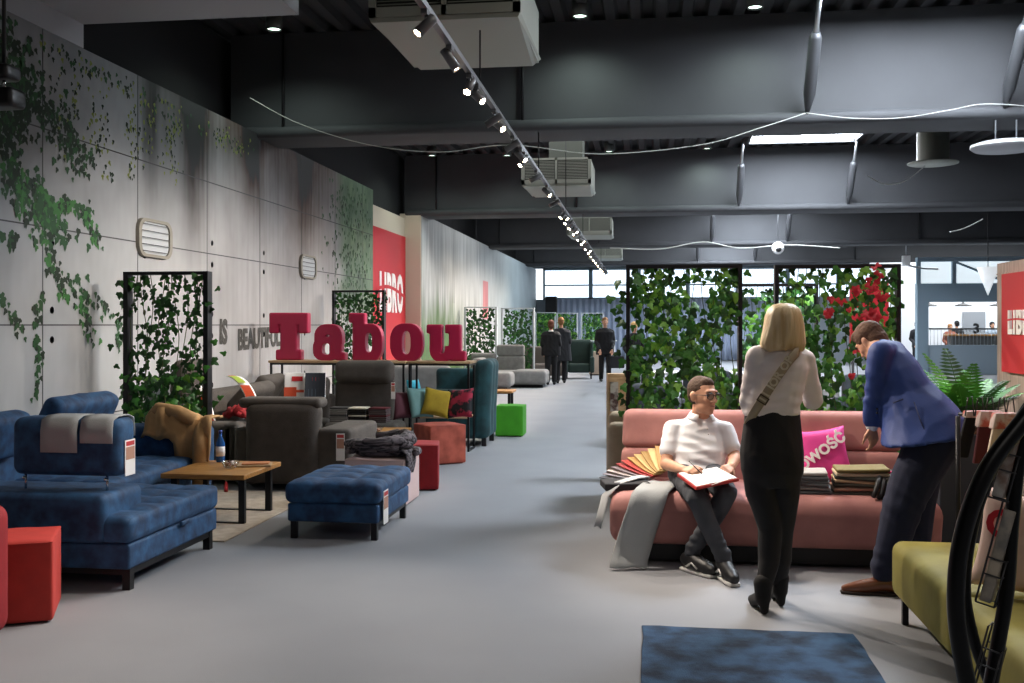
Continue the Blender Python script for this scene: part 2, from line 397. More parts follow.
def strokes(pts, wd, num, size, mis, grow=0):
    for _ in range(num):
        t = rnd.random() * (len(pts) - 1); i = int(t); f = t - i
        u = pts[i][0] * (1 - f) + pts[i + 1][0] * f + rnd.gauss(0, wd); v = pts[i][1] * (1 - f) + pts[i + 1][1] * f + rnd.gauss(0, wd)
        if u > 371: continue
        y, z = wallpt(u, v)
        if not (.1 < z < WT - .06): continue
        a = rnd.uniform(-.7, .7); ivyleaf(lp, (LW + .003 + rnd.random() * .002, y, z), (1, 0, 0), (0, math.sin(a), -math.cos(a)), size * .78 * rnd.uniform(.6, 1.2), rnd.choice(mis), 0)
strokes([(-30, 10), (10, 50), (20, 110), (5, 140)], 14, 420, .085, (0, 0, 1))
strokes([(5, 70), (45, 110), (70, 140), (85, 170)], 8, 260, .075, (0, 0, 1))
strokes([(0, 160), (30, 195), (45, 220), (60, 235)], 10, 260, .09, (1, 1, 2, 0))
strokes([(40, 205), (70, 205), (90, 215), (98, 250)], 4, 120, .085, (0, 1, 2))
strokes([(45, 250), (62, 285), (85, 310), (92, 340)], 4, 80, .085, (0, 1, 2))
strokes([(60, 275), (95, 300), (115, 318), (120, 350)], 3.5, 55, .08, (0, 1, 1))
strokes([(-5, 235), (10, 245), (18, 240)], 4, 24, .085, (0, 1))
strokes([(0, 300), (12, 318), (22, 335)], 2.5, 22, .08, (0, 1))
strokes([(42, 295), (35, 325), (38, 360), (36, 400)], 2.2, 44, .08, (0, 1, 1))
for cu in (60, 75, 95, 105, 130, 138, 150, 168, 172, 178, 225, 240): strokes([(cu, 50 + cu * .42), (cu + rnd.uniform(-4, 4), 120 + rnd.uniform(0, 70))], 3.5, 30, .05, (0, 3, 3, 0))
strokes([(40, 45), (90, 70), (130, 90), (180, 115), (250, 150)], 6, 160, .06, (0, 3, 0, 1))
strokes([(345, 185), (355, 230), (350, 280), (362, 320)], 13, 420, .09, (0, 4, 4, 1))
pl = [mat('print_leaf_a', '10260f', .65), mat('print_leaf_b', '1f4a22', .65), mat('print_leaf_c', '356f30', .65), mat('print_leaf_d', '6f7a30', .65), mat('print_leaf_e', '2c4a2a', .65)]
o = lp.build('printed_ivy', pl, wl, fix=False); o['kind'] = 'structure'
# mural lettering
inkm = mat('print_ink', '55534f', .8, var=.5, vs=30)
y, z = wallpt(223, 333); lettering('printed_word', 'IS', .40, inkm, wl, basis((0, 1, -.02), (0, 0, 1), (LW + .006, y, z)), ext=.001, off=.02, sx=.8)
y, z = wallpt(231, 340); lettering('printed_word', 'BEAUTIFUL', .36, inkm, wl, basis((0, 1, 0.02), (0, 0, 1), (LW + .006, y + .93, z)), ext=.001, off=.017, sx=.82)
# LIBRO lettering on the recessed red panel
m = basis((0, 1, 0), (0, 0, 1), (-5.56, W(390, 21.5)[1] + .22, 2.25))
def libro(parent, mtx, s, th, ax=1.0, az=1.4):
    mtx = mtx @ Matrix.Diagonal((ax, 1, 1, 1))
    o = lettering('logo_lettering', 'LIBRO', s, paper, parent, mtx @ Matrix.Diagonal((1, az, 1, 1)), ext=th, off=.04 * s, sx=.82, space=1.14)
    pts = [(-1.5 + 3.0 * i / 24, .05 + .16 * math.cos((i / 24 - .35) * 3.2)) for i in range(25)]
    b = B(); b.add([mtx @ Vector((x * s, (y + q) * s, th + .002)) for q in (-.045, .045) for x, y in pts], [(i, i + 1, 26 + i, 25 + i) for i in range(24)])
    o2 = b.build('logo_swoosh', redboard, o); return o
libro(ro, m, .80, .01)
# lowered bulkhead at the upper left
soff = mat('light_grey_bulkhead', '9b9c9f', .8)
b = B(); b.box(-5.6, -3.12, -1, 8.62, 4.38, 5.1); struct('ceiling_bulkhead', b, soff)
b = B(); b.box(-5.6, LW + .01, 3.0, 8.62, WT, 4.40); struct('trim_bulkhead', b, soff)

# end wall with windows
endm = mat('end_wall_grey', '9aa3ab', .8); alu = mat('window_aluminium', '8fa3ad', .5, .2)
YE = 46.0
b = B(); b.box(-6, 20, YE, YE + .15, 0, 2.78); b.box(-6, 20, YE, YE + .15, 4.2, DECK); struct('wall_far', b, endm)
skyb = mat('far_building', 'cfd8dc', .8)
wi = 0
for k in range(11):
    x0 = -4.9 + 2.2 * k
    if x0 > 18: break
    f = B(); f.box(x0, x0 + .09, YE - .06, YE + .1, 2.78, 4.2); f.box(x0 + 2.11, x0 + 2.2, YE - .06, YE + .1, 2.78, 4.2)
    f.box(x0, x0 + 2.2, YE - .06, YE + .1, 2.78, 2.86); f.box(x0, x0 + 2.2, YE - .06, YE + .1, 4.12, 4.2); f.box(x0, x0 + 2.2, YE - .04, YE + .08, 3.4, 3.46)
    wi += 1; o = struct('window_%d' % wi, f, alu)
    g = B().box(x0 + .09, x0 + 2.11, YE + .01, YE + .02, 2.86, 4.12).build('window_pane', clearglass, o)
# pleated curtain along the end wall
b = B(); N = 560; rows = []
cx = [-4.3 + 10.5 * i / N for i in range(N + 1)]
for z in (.02, 1.0, 2.0, 2.78): rows.append([(x, YE - .25 + .07 * math.sin(x * 24 + .5 * math.sin(x * 3)) * (1 if z < 2.7 else .6), z) for x in cx])
b.sheet(rows, .01); cur = single('curtain', b, mat('pale_blue_curtain', 'b4c0d6', .9), 'pale blue-grey pleated curtain along the far end wall under the windows', 'curtain')
b = B(); b.rbox(-4.72, -4.2, YE - .75, YE - .35, 0, 2.9, .02, n=1); t = thing('loudspeaker', 'black loudspeaker column at the far left corner beside the curtain', 'loudspeaker', (0, 0, 0)); b.build('cabinet', blackplastic, t)
g = B().box(-4.68, -4.24, YE - .77, YE - .75, 1.0, 2.86); g.build('grille', black, t)

# gallery / catering area at the right rear
fas = mat('blue_grey_fascia', '8fa4b2', .7); gy = 34.0
gx0 = W(902, 34.5)[0]; gx1 = gx0 + 7
b = B(); b.box(gx0, gx1, gy, gy + .3, 2.35, 2.95); b.box(gx0, gx1, gy, gy + .3, 3.66, 3.8)
for xx in (0, 1.1, 2.9, 4.8, 6.85): b.box(gx0 + xx, gx0 + xx + .12, gy + .05, gy + .2, 2.95, 3.66)
b.prism([(gx0 + 1.1, 3.66), (gx0 + 1.25, 3.66), (gx0 + 2.95, 2.95), (gx0 + 2.75, 2.95)], gy + .06, gy + .16); struct('trim_20', b, fas)
b = B(); b.box(gx0, gx1, gy + .22, gy + .25, 2.95, 3.66); struct('window_30', b, mat('gallery_window_light', 'e6f2f8', .5, emit=1.0))
b = B(); b.box(gx0, gx0 + .35, gy + .02, gy + .3, 0, 2.35); struct('trim_21', b, fas)
b = B(); b.box(gx0 - .2, gx1, gy + 6, gy + 6.2, 0, 4.0); struct('wall_gallery', b, mat('gallery_white', 'e3e6ea', .8))
b = B(); b.box(gx0 + .35, gx1, gy + .05, gy + .25, 0, .95); struct('wall_gallery_parapet', b, mat('parapet_grey', '9fb0bd', .7))
b = B(); b.box(gx0 + 3.15, gx0 + 3.95, gy + 5.9, gy + 6.0, 0, 2.1); dd = struct('door_1', b, mat('door_grey', '8b8f94', .6))
lettering('door_number', '3', .5, blackplastic, dd, basis((1, 0, 0), (0, 0, 1), (gx0 + 3.62, gy + 5.895, 1.45)), ext=.003, off=.02)
b = B()
for k in range(60): b.tube([(gx0 + .4 + k * .11, gy - .02, .95), (gx0 + .4 + k * .11, gy - .02, 1.45)], .008, 4)
rl = thing('railing', 'steel railing with thin balusters on the gallery parapet at the right rear', 'railing', (0, 0, 0)); b.build('balusters', steel, rl)['kind'] = 'stuff'
B().box(gx0 + .35, gx1, gy - .05, gy + .01, 1.45, 1.5).build('handrail', steel, rl)
sp = mat('window_light', 'e8f4ff', .5, emit=1.6)
for k in range(3):
    b = B().lathe([(.02, .25), (.05, .08), (.28, 0), (.3, -.03), (0.0, -.03)], n=16)
    single('pendant_lamp', b, blackplastic, ('black dish pendant lamp over the gallery, %s of three') % ('leftmost', 'middle', 'rightmost')[k], 'lamp', (gx0 + 1.0 + 1.15 * k, gy + 2.5, 2.28), group='gallery pendants')
b = B(); b.box(gx0 + 1.6, gx0 + 4.4, gy + 2.2, gy + 2.9, 1.22, 1.28); b.box(gx0 + 1.7, gx0 + 4.3, gy + 2.3, gy + 2.8, 0, 1.22, 1)
single('bar_counter', b, [wood, mat('counter_front', '4c4a48', .7)], 'wooden-topped bar counter in the gallery at the right rear', 'counter')
# ------------------------------------------------------------------ furniture
def tuft(nx, ny, x0, x1, y0, y1, z1, dep=.02, crown=.02):
    """quilted top: seams of a grid pulled down, top crowned; sides near the top follow"""
    def f(x, y, z):
        a = (x - x0) / (x1 - x0); c = (y - y0) / (y1 - y0); q = max(0, min(1, (z - (z1 - .10)) / .10))
        s = abs(math.sin(math.pi * a * nx)) ** .6 * abs(math.sin(math.pi * c * ny)) ** .6 if 0 < a < 1 and 0 < c < 1 else 0
        e = (1 - (2 * a - 1) ** 4) * (1 - (2 * c - 1) ** 4)
        return (x, y, z + q * (crown * e - dep * (1 - s) * max(0, e) ** .3) + .004 * noise.noise((x * 5, y * 5, z * 5)))
    return f
def puff(x0, x1, y0, y1, z0, z1, amt=.02, ax=1):
    def f(x, y, z):
        a = 2 * (x - x0) / (x1 - x0) - 1; b_ = 2 * (y - y0) / (y1 - y0) - 1; c = 2 * (z - z0) / (z1 - z0) - 1
        w_ = .006 * noise.noise((x * 6, y * 6, z * 6))
        if ax == 1: k = (1 - a ** 4) * (1 - c ** 4); return (x, y + (amt * k + w_) * (1 if b_ > 0 else -1), z)
        if ax == 0: k = (1 - b_ ** 4) * (1 - c ** 4); return (x + (amt * k + w_) * (1 if a > 0 else -1), y, z)
        k = (1 - a ** 4) * (1 - b_ ** 4); return (x, y, z + (amt * k + w_) * (1 if c > 0 else 0))
    return f
def cushion(parent, name, m, x0, x1, y0, y1, z0, z1, r=.05, amt=.02, ax=2, n=8, mtx=None):
    b = B(); b.rbox(x0, x1, y0, y1, z0, z1, r, n=n, fn=puff(x0, x1, y0, y1, z0, z1, amt, ax), mtx=mtx); return b.build(name, m, parent)
def legs(parent, pts, h, s=.04, m=black, z0=0):
    for x, y in pts:
        b = B(); b.box(x - s / 2, x + s / 2, y - s / 2, y + s / 2, z0, z0 + h); b.build('leg', m, parent)
TAGS = [mat('tag_red', 'c23a3a', .6), mat('tag_photo', 'b98a74', .6)]
def pricetag(parent, x, y, z, w_=.1, h=.28, face='y', name='price_tag'):
    """hanging card: white, with a red head and a printed photo"""
    b = B(); t = .003
    def bx(a0, a1, z0, z1, e, mi):
        if face == 'y': b.box(x + a0, x + a1, y - t - e, y - e if e == 0 else y - t, z + z0, z + z1, mi)
        else: b.box(x + t, x + t + e + .001, y + a0, y + a1, z + z0, z + z1, mi) if e else b.box(x, x + t, y + a0, y + a1, z + z0, z + z1, mi)
    bx(0, w_, -h, 0, 0, 0); bx(w_ * .1, w_ * .9, -h * .16, -h * .04, .001, 1); bx(w_ * .08, w_ * .92, -h * .55, -h * .2, .001, 2)
    return b.build(name, [paper] + TAGS, parent)

# --- blue corner sofa at the left
sf = thing('corner_sofa', 'blue velvet corner sofa with quilted seats and raised headrests by the left wall', 'sofa', (0, 0, 0))
XR = -3.09
b = B(); b.rbox(-5.0, XR, 5.62, 6.85, .13, .285, .02, n=6); b.rbox(-5.0, -3.95, 6.8, 8.65, .13, .285, .02, n=4); b.build('base', velvet, sf)
b = B(); b.rbox(-4.75, XR + .015, 5.60, 6.86, .285, .455, .05, n=64, fn=tuft(7, 5, -4.75, XR, 5.6, 6.86, .455, .03, .015)); b.build('chaise_seat', velvet, sf)
b = B(); b.rbox(-4.75, -3.93, 6.87, 8.34, .285, .455, .05, n=50, fn=tuft(3, 5, -4.75, -3.93, 6.87, 8.34, .455, .03, .015)); b.build('seat_cushion', velvet, sf)
b = B(); b.rbox(-5.0, -3.23, 5.58, 6.06, .285, .585, .05, n=10); b.build('back_block', velvet, sf)
hr = B(); hr.rbox(-3.92, -3.2, 5.70, 5.92, .67, 1.03, .06, n=10, fn=puff(-3.92, -3.2, 5.7, 5.92, .67, 1.03, .008)); hr = hr.build('headrest', velvet, sf)
for x in (-3.84, -3.3): B().tube([(x, 5.74, .57), (x, 5.74, .685)], .008, 8).build('headrest_pin', chrome, hr); B().ball((x, 5.72, .655), .012).build('pin_button', chrome, hr)
tg = pricetag(hr, -3.196, 5.76, .89, .12, .22, 'x')
b = B(); b.rbox(-5.0, -3.93, 8.34, 8.7, .285, .70, .07, n=8); b.build('armrest', velvet, sf)
b = B(); b.rbox(-5.05, -4.7, 5.9, 8.5, .285, .78, .07, n=10); b.build('backrest', velvet, sf)
for (ya, yb, zz, tilt) in ((5.98, 6.88, .64, .25), (7.12, 8.02, .72, .45)):
    m = Matrix.Translation((-4.68, (ya + yb) / 2, zz)) @ Matrix.Rotation(tilt, 4, 'Y')
    b = B(); hw = (yb - ya) / 2
    b.rbox(-.09, .09, -hw, hw, 0, .34, .07, n=8, fn=lambda x, y, z: (x - .012 * (abs(y) < .015), y, z), mtx=m); b.build('headrest', velvet, sf)
legs(sf, [(XR - .04, 5.68), (XR - .04, 6.78), (-4.6, 5.68)], .13, .05)
b = B(); b.box(-4.9, XR - .02, 5.66, 5.70, .09, .13); b.box(XR - .06, XR - .02, 5.66, 6.8, .09, .13); b.build('frame_rail', black, sf)
B().rbox(XR + .005, XR + .03, 6.25, 6.38, .27, .30, .01, n=1).build('pull_loop', velvet, sf)
swg = mat('grey_swatch', 'a4a8aa', .9, bump=.2, bs=150)
for i, (xa, xb, ln, lab) in enumerate(((-3.7, -3.46, .21, 'longer left grey fabric swatch'), (-3.44, -3.23, .15, 'shorter right grey fabric swatch'))):
    rows = []
    for x in np.linspace(xa, xb, 5):
        pts = [(x, 5.675, 1.03 - ln), (x, 5.675, .95), (x, 5.69, 1.02), (x, 5.75, 1.04), (x, 5.87, 1.04), (x, 5.93, 1.02), (x, 5.945, .95), (x, 5.945, .9)]; rows.append(pts)
    single('fabric_swatch', B().sheet(rows, .006), swg, lab + ' hung over the blue sofa headrest', 'fabric swatch', group=None)

# --- beige coat thrown over the sofa arm
coat = mat('camel_coat', 'b58d5d', .85, var=.2, vs=7, bump=.2)
rows = []
prof = [(8.28, .34), (8.285, .5), (8.30, .66), (8.36, .735), (8.5, .75), (8.64, .735)]
for i in range(15):
    t = i / 14; r_ = []
    for j, (yy, zz) in enumerate(prof):
        x = -4.42 + .62 * t; wob = .025 * math.sin(t * 19 + j) + .02 * math.sin(t * 8)
        if t < .55 and j < 2: zz = .66 - (1 - j * .5) * .05 * (1 + t)
        if t < .55 and j == 2: zz = .68
        r_.append((x + .03 * math.sin(j), yy - .03 - abs(wob), zz + (.05 + .05 * math.sin(t * 6) + abs(wob) if j > 2 else wob)))
    rows.append(r_)
b = B().sheet(rows, .02)
b.tube([(-3.90, 8.36, .72), (-3.87, 8.24, .6), (-3.86, 8.2, .42), (-3.87, 8.19, .22)], [.07, .07, .06, .05], 10)
b.tube([(-4.42, 8.42, .79), (-4.32, 8.36, .85), (-4.12, 8.34, .82), (-3.95, 8.32, .76)], [.04, .065, .07, .06], 10)
single('coat', b, coat, 'camel beige coat draped over the far arm of the blue corner sofa', 'coat')

# --- rugs
rugm = mat('cream_rug', 'b5a694', .95, var=.2, vs=14, bump=.4, bs=120)
b = B().rbox(-5.1, -3.10, 7.0, 9.15, 0.001, .012, .005, n=2); single('rug', b, rugm, 'cream rug under the oak coffee table in front of the blue sofa', 'rug')
rm = mat('blue_rug_pile', '37587a', .95, var=1, col2='172a40', vs=5.5, bump=.6, bs=140, contrast=.42)
N = 30; b = B(); x0, x1, ya, yb = -.04, 1.04, 3.3, 5.33
b.rbox(x0, x1, ya, yb, 0.001, .016, .007, n=24, fn=lambda x, y, z: (x + .008 * noise.noise((y * 4, 0, 1)), y + .008 * noise.noise((x * 4, 0, 2)), z + (.003 * noise.noise((x * 9, y * 9, 0)) if z > .01 else 0)))
single('rug', b, rm, 'mottled blue shaggy rug on the floor in the right foreground', 'rug')

# --- oak coffee tables
def coffee_table(x0, x1, ya, yb, h, lab):
    cx, cy = (x0 + x1) / 2, (ya + yb) / 2; t = thing('coffee_table', lab, 'table', (cx, cy, 0)); a, c = (x1 - x0) / 2, (yb - ya) / 2
    b = B(); b.rbox(-a, a, -c, c, h - .04, h, .006, n=1, k=2); b.build('tabletop', wood, t)
    for s in (-1, 1):
        b = B(); y = s * (c - .12); q = a - .04; w_ = .02
        b.box(-q, -q + .05, y - w_, y + w_, 0, h - .04); b.box(q - .05, q, y - w_, y + w_, 0, h - .04); b.box(-q, q, y - w_, y + w_, 0.0, .02); b.box(-q, q, y - w_, y + w_, h - .06, h - .04)
        b.build('leg', black, t)
    return t
coffee_table(-3.87, -3.17, 7.52, 8.32, .415, 'oak coffee table with black sled legs on the cream rug beside the blue sofa')
coffee_table(-3.3, -2.72, 10.45, 11.25, .42, 'oak coffee table behind the grey armchair, with candy bowl and papers')
def candy_bowl(x, y, z, lab):
    t = thing('glass_bowl', lab, 'bowl', (x, y, z))
    B().lathe([(.03, 0), (.05, .004), (.075, .05), (.078, .055), (.07, .05), (.045, .01), (0, .008)], n=20).build('bowl', glassmat('bowl_glass', (.9, .93, .95), .75, .05), t)
    b = B()
    for i in range(26):
        a = rnd.random() * 6.28; r_ = .05 * math.sqrt(rnd.random()); b.ball((r_ * math.cos(a), r_ * math.sin(a), .022 + rnd.random() * .045 * (1 - r_ / .07)), .014, .01, .009, 6, rnd.randrange(3))
    o = b.build('candies', [mat('candy_white', 'e0d6d0', .3), mat('candy_brown', '6a3526', .3), mat('candy_pink', 'c98a84', .3)], t); o['kind'] = 'stuff'
candy_bowl(-3.44, 7.88, .416, 'small glass bowl of wrapped candies on the oak table beside the blue sofa')
candy_bowl(-2.98, 10.7, .421, 'glass bowl of candies on the oak table behind the grey armchair')
t = thing('serving_tray', 'wooden tray with papers beside the candy bowl on the nearer coffee table', 'tray', (-3.30, 8.05, .416), .3)
B().rbox(-.14, .14, -.1, .1, 0, .015, .005, n=1).build('board', palewood, t); B().box(-.1, .12, -.07, .07, .016, .026).build('papers', mat('menu_orange', 'c07a4a', .6), t)
def bottle(x, y, z, s, m, lm, cm, lab):
    t = thing('bottle', lab, 'bottle', (x, y, z))
    B().lathe([(.03 * s, 0), (.036 * s, .01 * s), (.036 * s, .16 * s), (.014 * s, .21 * s), (.013 * s, .235 * s)], n=16).build('body', m, t)
    B().lathe([(.037 * s, .05 * s), (.037 * s, .13 * s)], n=16).build('bottle_label', lm, t); B().lathe([(.015 * s, .235 * s), (.015 * s, .26 * s), (0, .26 * s)], n=12).build('cap', cm, t)
bottle(-3.68, 8.22, .416, 1.05, mat('blue_bottle', '2560a8', .2), paper, mat('cap_blue', '244a9a', .4), 'blue water bottle at the back left of the nearer coffee table')
xy = gp(226, 493); bottle(xy.x, xy.y, 0, .5, mat('red_bottle', 'a8282c', .3), mat('label_red', 'c02830', .5), paper, 'small red-labelled bottle standing below the nearer coffee table')
b = B().box(-.11, .11, -.08, .08, 0, .004); single('leaflet', b, mat('leaflet_print', 'b8b4ac', .6), 'printed leaflet lying on the farther coffee table', 'leaflet', (-3.15, 10.6, .421), .2)

# --- poufs
def pouf(x0, x1, ya, yb, h, m, lab, rz=0, z0=.01, r=.025):
    cx, cy = (x0 + x1) / 2, (ya + yb) / 2; t = thing('pouf', lab, 'pouf', (cx, cy, 0), rz); a, c = (x1 - x0) / 2, (yb - ya) / 2
    B().rbox(-a, a, -c, c, z0, h, .018, n=8, k=3, fn=puff(-a, a, -c, c, z0, h, .008, 2)).build('body', m, t)
    q_ = .004; B().tube([(-a + .01, -c + q_, h - .008), (a - .01, -c + q_, h - .008), (a - q_, -c + .01, h - .008), (a - q_, c - .01, h - .008), (a - .01, c - q_, h - .008), (-a + .01, c - q_, h - .008), (-a + q_, c - .01, h - .008), (-a + q_, -c + .01, h - .008), (-a + .01, -c + q_, h - .008)], .0045, 6).build('piping', m, t)
    B().box(-a + .03, a - .03, -c + .03, c - .03, 0, z0 + .01).build('base', black, t); return t
pouf(-3.705, -3.255, 4.86, 5.31, .44, coralfab, 'coral red cube pouf standing near the left edge in front of the blue sofa', rz=R(27))
pouf(-2.52, -2.06, 9.42, 9.86, .44, redfab, 'dark red cube pouf behind the blue ottoman', rz=R(11))
pouf(-2.66, -2.20, 11.2, 11.66, .45, salmon, 'salmon velvet cube pouf turned cornerwise under the lettered console', rz=R(38))
x, y = W(509, 14.3); pouf(x - .2, x + .2, y, y + .42, .44, greenfab, 'bright green cube pouf beside the teal armchair')
x0 = -2.66
t = pouf(x0, -2.12, 8.5, 9.08, .42, mat('pale_pink_fabric', 'cdb4b0', .85, bump=.2), 'pale pink pouf with a dark blanket heaped on it behind the blue ottoman')
# red armchair cut by the left picture edge
t = thing('armchair', 'dark red armchair cut off by the left edge of the view', 'armchair', (0, 0, 0))
B().rbox(-4.0, -3.42, 4.0, 4.72, .08, .42, .05, n=5).build('seat', redfab, t); B().rbox(-3.44, -3.22, 3.98, 4.72, .04, .70, .08, n=5).build('armrest', redfab, t)
B().rbox(-4.2, -4.0, 3.98, 4.72, .04, .72, .08, n=5).build('armrest', redfab, t); B().rbox(-4.0, -3.4, 3.98, 4.18, .3, .85, .08, n=5).build('backrest', redfab, t)

# --- blue ottoman
t = thing('ottoman', 'blue velvet quilted ottoman on black legs in the middle of the left side', 'ottoman', (-2.34, 7.67, 0))
B().rbox(-.35, .35, -.49, .47, .13, .27, .02, n=4).build('body', velvet, t)
b = B(); b.rbox(-.37, .37, -.51, .49, .27, .43, .05, n=44, fn=tuft(3, 4, -.37, .37, -.51, .49, .43, .026, .02)); b.build('cushion', velvet, t)
legs(t, [(-.31, -.44), (.31, -.44), (.31, .42), (-.31, .42)], .13, .045)
B().box(.29, .33, -.44, .42, .10, .13).build('frame_rail', black, t)
pricetag(t, .372, -.42, .36, .13, .25, 'x')
# --- striped dark blanket heap
dk = mat('dark_blanket', '1c191d', .9, var=1, col2='756c70', vs=4, stretch=(1, 12, 12), contrast=.35, bump=.3)
b = B(); 
for i in range(9):
    a = i * .7; p = []
    for k in range(9):
        q = k / 8; p.append((-2.38 + .30 * math.cos(a + q * 2.6) * (1 - .25 * i / 9) + .03 * math.sin(k * 2 + i), 8.72 + .2 * math.sin(a + q * 2.6), .455 + .016 * i + .03 * math.sin(q * math.pi) + .01 * math.sin(k * 3 + i)))
    b.tube(p, [.03] + [.042] * 7 + [.03], 8)
b.ball((-2.38, 8.74, .47), .27, .18, .07, 14)
rows = [[(-2.16 + .06 * math.sin(q * 2.2) + .012 * math.sin(i * 2.4), 8.52 + .045 * i, .50 - .14 * q * q * 1.2) for q in np.linspace(0, 1.15, 8)] for i in range(8)]
b.sheet(rows, .014)
single('blanket', b, dk, 'dark striped blanket heaped on the pale pink pouf', 'blanket')

# --- grey recliner seen from behind
t = thing('armchair', 'taupe grey recliner armchair seen from behind, next to the oak coffee table', 'armchair', (0, 0, 0))
ax0, ax1, ay0 = -4.02, -2.84, 9.25
B().rbox(ax0, ax0 + .26, ay0 + .02, ay0 + 1.0, .05, .60, .05, n=5).build('armrest', taupe, t)
ar = B().rbox(ax1 - .36, ax1, ay0 + .02, ay0 + 1.0, .05, .60, .05, n=5).build('armrest', taupe, t)
pricetag(t, ax1 - .14, ay0 + .015, .56, .085, .26, 'y')
bk = lambda x, y, z: (x * 1, y + .05 * max(0, z - .55) - .04 * (1 - ((x + 3.5) / .42) ** 2) * .5, z)
B().rbox(ax0 + .12, ax1 - .31, ay0 - .03, ay0 + .2, .06, .86, .10, n=10, fn=bk).build('backrest', taupe, t)
B().rbox(ax0 + .05, ax1 - .30, ay0 + .0, ay0 + .28, .79, .895, .05, n=8).build('headrest', taupe, t)
B().rbox(ax0 + .2, ax1 - .3, ay0 + .2, ay0 + 1.02, .08, .44, .05, n=6).build('seat', taupe, t)
# --- grey corner sofa by the wall with headrests
t = thing('corner_sofa', 'taupe grey corner sofa with folding headrests against the printed wall', 'sofa', (0, 0, 0))
B().rbox(-5.1, -4.12, 9.5, 12.2, .06, .30, .04, n=6).build('base', taupe, t); B().rbox(-4.25, -4.08, 9.5, 9.75, .06, .62, .05, n=4).build('armrest', taupe, t)
B().rbox(-5.0, -4.1, 9.5, 9.78, .06, .62, .06, n=4).build('armrest', taupe, t)
B().rbox(-4.9, -4.05, 9.8, 11.3, .29, .47, .06, n=8).build('seat_cushion', taupe, t)
B().rbox(-5.1, -4.75, 9.7, 12.2, .29, .86, .07, n=8).build('backrest', taupe, t)
B().rbox(-4.75, -3.9, 11.9, 12.2, .29, .74, .07, n=8).build('backrest', taupe, t); B().rbox(-4.75, -3.9, 11.2, 11.95, .06, .46, .06, n=6).build('seat_cushion', taupe, t)
for (x, y, z, rx, ry, wd) in ((-4.85, 10.05, .86, 0, .15, .34), (-4.55, 10.7, .66, 0, .75, .36), (-4.6, 11.35, .68, 0, .55, .34)):
    m = Matrix.Translation((x, y, z)) @ Matrix.Rotation(ry, 4, 'Y'); B().rbox(-.08, .08, -wd, wd, 0, .38, .07, n=6, mtx=m).build('headrest', taupe, t)
for (x, y, z) in ((-4.36, 11.85, .66),):
    m = Matrix.Translation((x, y, z)) @ Matrix.Rotation(-.25, 4, 'X'); B().rbox(-.4, .45, -.08, .08, 0, .31, .07, n=6, mtx=m).build('headrest', taupe, t)
# printed headrest covers and textiles on it
orr = mat('cover_orange', 'c64a28', .6); lime = mat('cover_lime', 'a3b94a', .6); redp = mat('cover_red', 'c4242c', .6); navy = mat('cover_navy', '1f2630', .6); mist = mat('cover_mist', '5c6a78', .6)
def slopecard(name, lab, u0, u1, v0, v1, d, bands, lean=.15, cat='headrest cover'):
    p = at(u0, v1, d); q = at(u1, v0, d); w_ = math.hypot(q.x - p.x, q.y - p.y); h = q.z - p.z; b = B(); ms = []
    b.rbox(0, w_, 0, .012, 0, h, .004, n=6, k=1, fn=lambda x, y, z: (x, y + lean * z + .02 * math.sin(x / w_ * 3.1), z)); ms = [paper]
    for (a0, a1, z0, z1, m) in bands:
        ms.append(m); k = len(ms) - 1; N = 6
        vs = [(w_ * (a0 + (a1 - a0) * i / N), -.010 + lean * h * zz + .02 * math.sin((a0 + (a1 - a0) * i / N) * 3.1), h * zz) for zz in (z0, z1) for i in range(N + 1)]
        b.add(vs, [(i, i + 1, N + 2 + i, N + 1 + i) for i in range(N)], k)
    o = b.build(name, ms); o.location = p; o.rotation_euler = (0, 0, TH); return tag(o, lab, cat)
slopecard('headrest_cover', 'white cover with red and orange print on the back headrest of the grey corner sofa', 284, 304, 373, 399, 11.9, [(.35, .9, .68, .86, redp), (.0, .6, .1, .45, orr), (.5, 1, .25, .35, orr)])
slopecard('headrest_cover', 'dark navy cover with red logo block on the back headrest of the grey corner sofa', 305, 325, 373, 400, 11.85, [(0, 1, 0, 1, navy), (.32, .74, .70, .84, redp), (.15, .6, .08, .4, mist)])
def stripcover(lab, p0, p1, p2, wd, bands):
    rows = []
    P = [Vector(p0), Vector(p1), Vector(p2)]; N = 14
    pts = [(P[0] * (1 - t) ** 2 + P[1] * 2 * t * (1 - t) + P[2] * t * t) for t in np.linspace(0, 1, N)]
    ms = [paper]; b = B(); b.sheet([[q - Vector((wd / 2, 0, 0)) for q in pts], [q + Vector((wd / 2, 0, 0)) for q in pts]], .006)
    for (t0, t1, a0, a1, m) in bands:
        ms.append(m); i0, i1 = int(t0 * (N - 1)), int(t1 * (N - 1)); vs = [q + Vector((wd * (a - .5), -.012, .006)) for a in (a0, a1) for q in pts[i0:i1 + 1]]; n = i1 - i0 + 1
        b.add(vs, [(i, i + 1, n + i + 1, n + i) for i in range(n - 1)], len(ms) - 1)
    single('headrest_cover', b, ms, lab, 'headrest cover')
stripcover('white headrest cover with lime and orange print on the grey sofa tilted headrest', at(231, 376, 10.9), at(246, 378, 10.7), at(254, 406, 10.5), .13, [(.15, .5, .1, .8, lime), (.55, 1, .1, .9, orr), (0, .12, .2, .8, redp)])
stripcover('white headrest cover with orange print partly behind the ivy screen post', at(196, 385, 10.5), at(206, 395, 10.4), at(212, 432, 10.3), .12, [(.4, 1, .1, .9, orr)])
b = B()
for i in range(8):
    a = i * .9; p = at(236 + 10 * math.cos(a), 417 - (i % 3) * 2, 10.3); q = at(236 + 12 * math.cos(a + 2), 412 + 4 * math.sin(a), 10.4)
    b.tube([p, p.lerp(q, .5) + Vector((0, 0, .04)), q], [.03, .045, .03], 8)
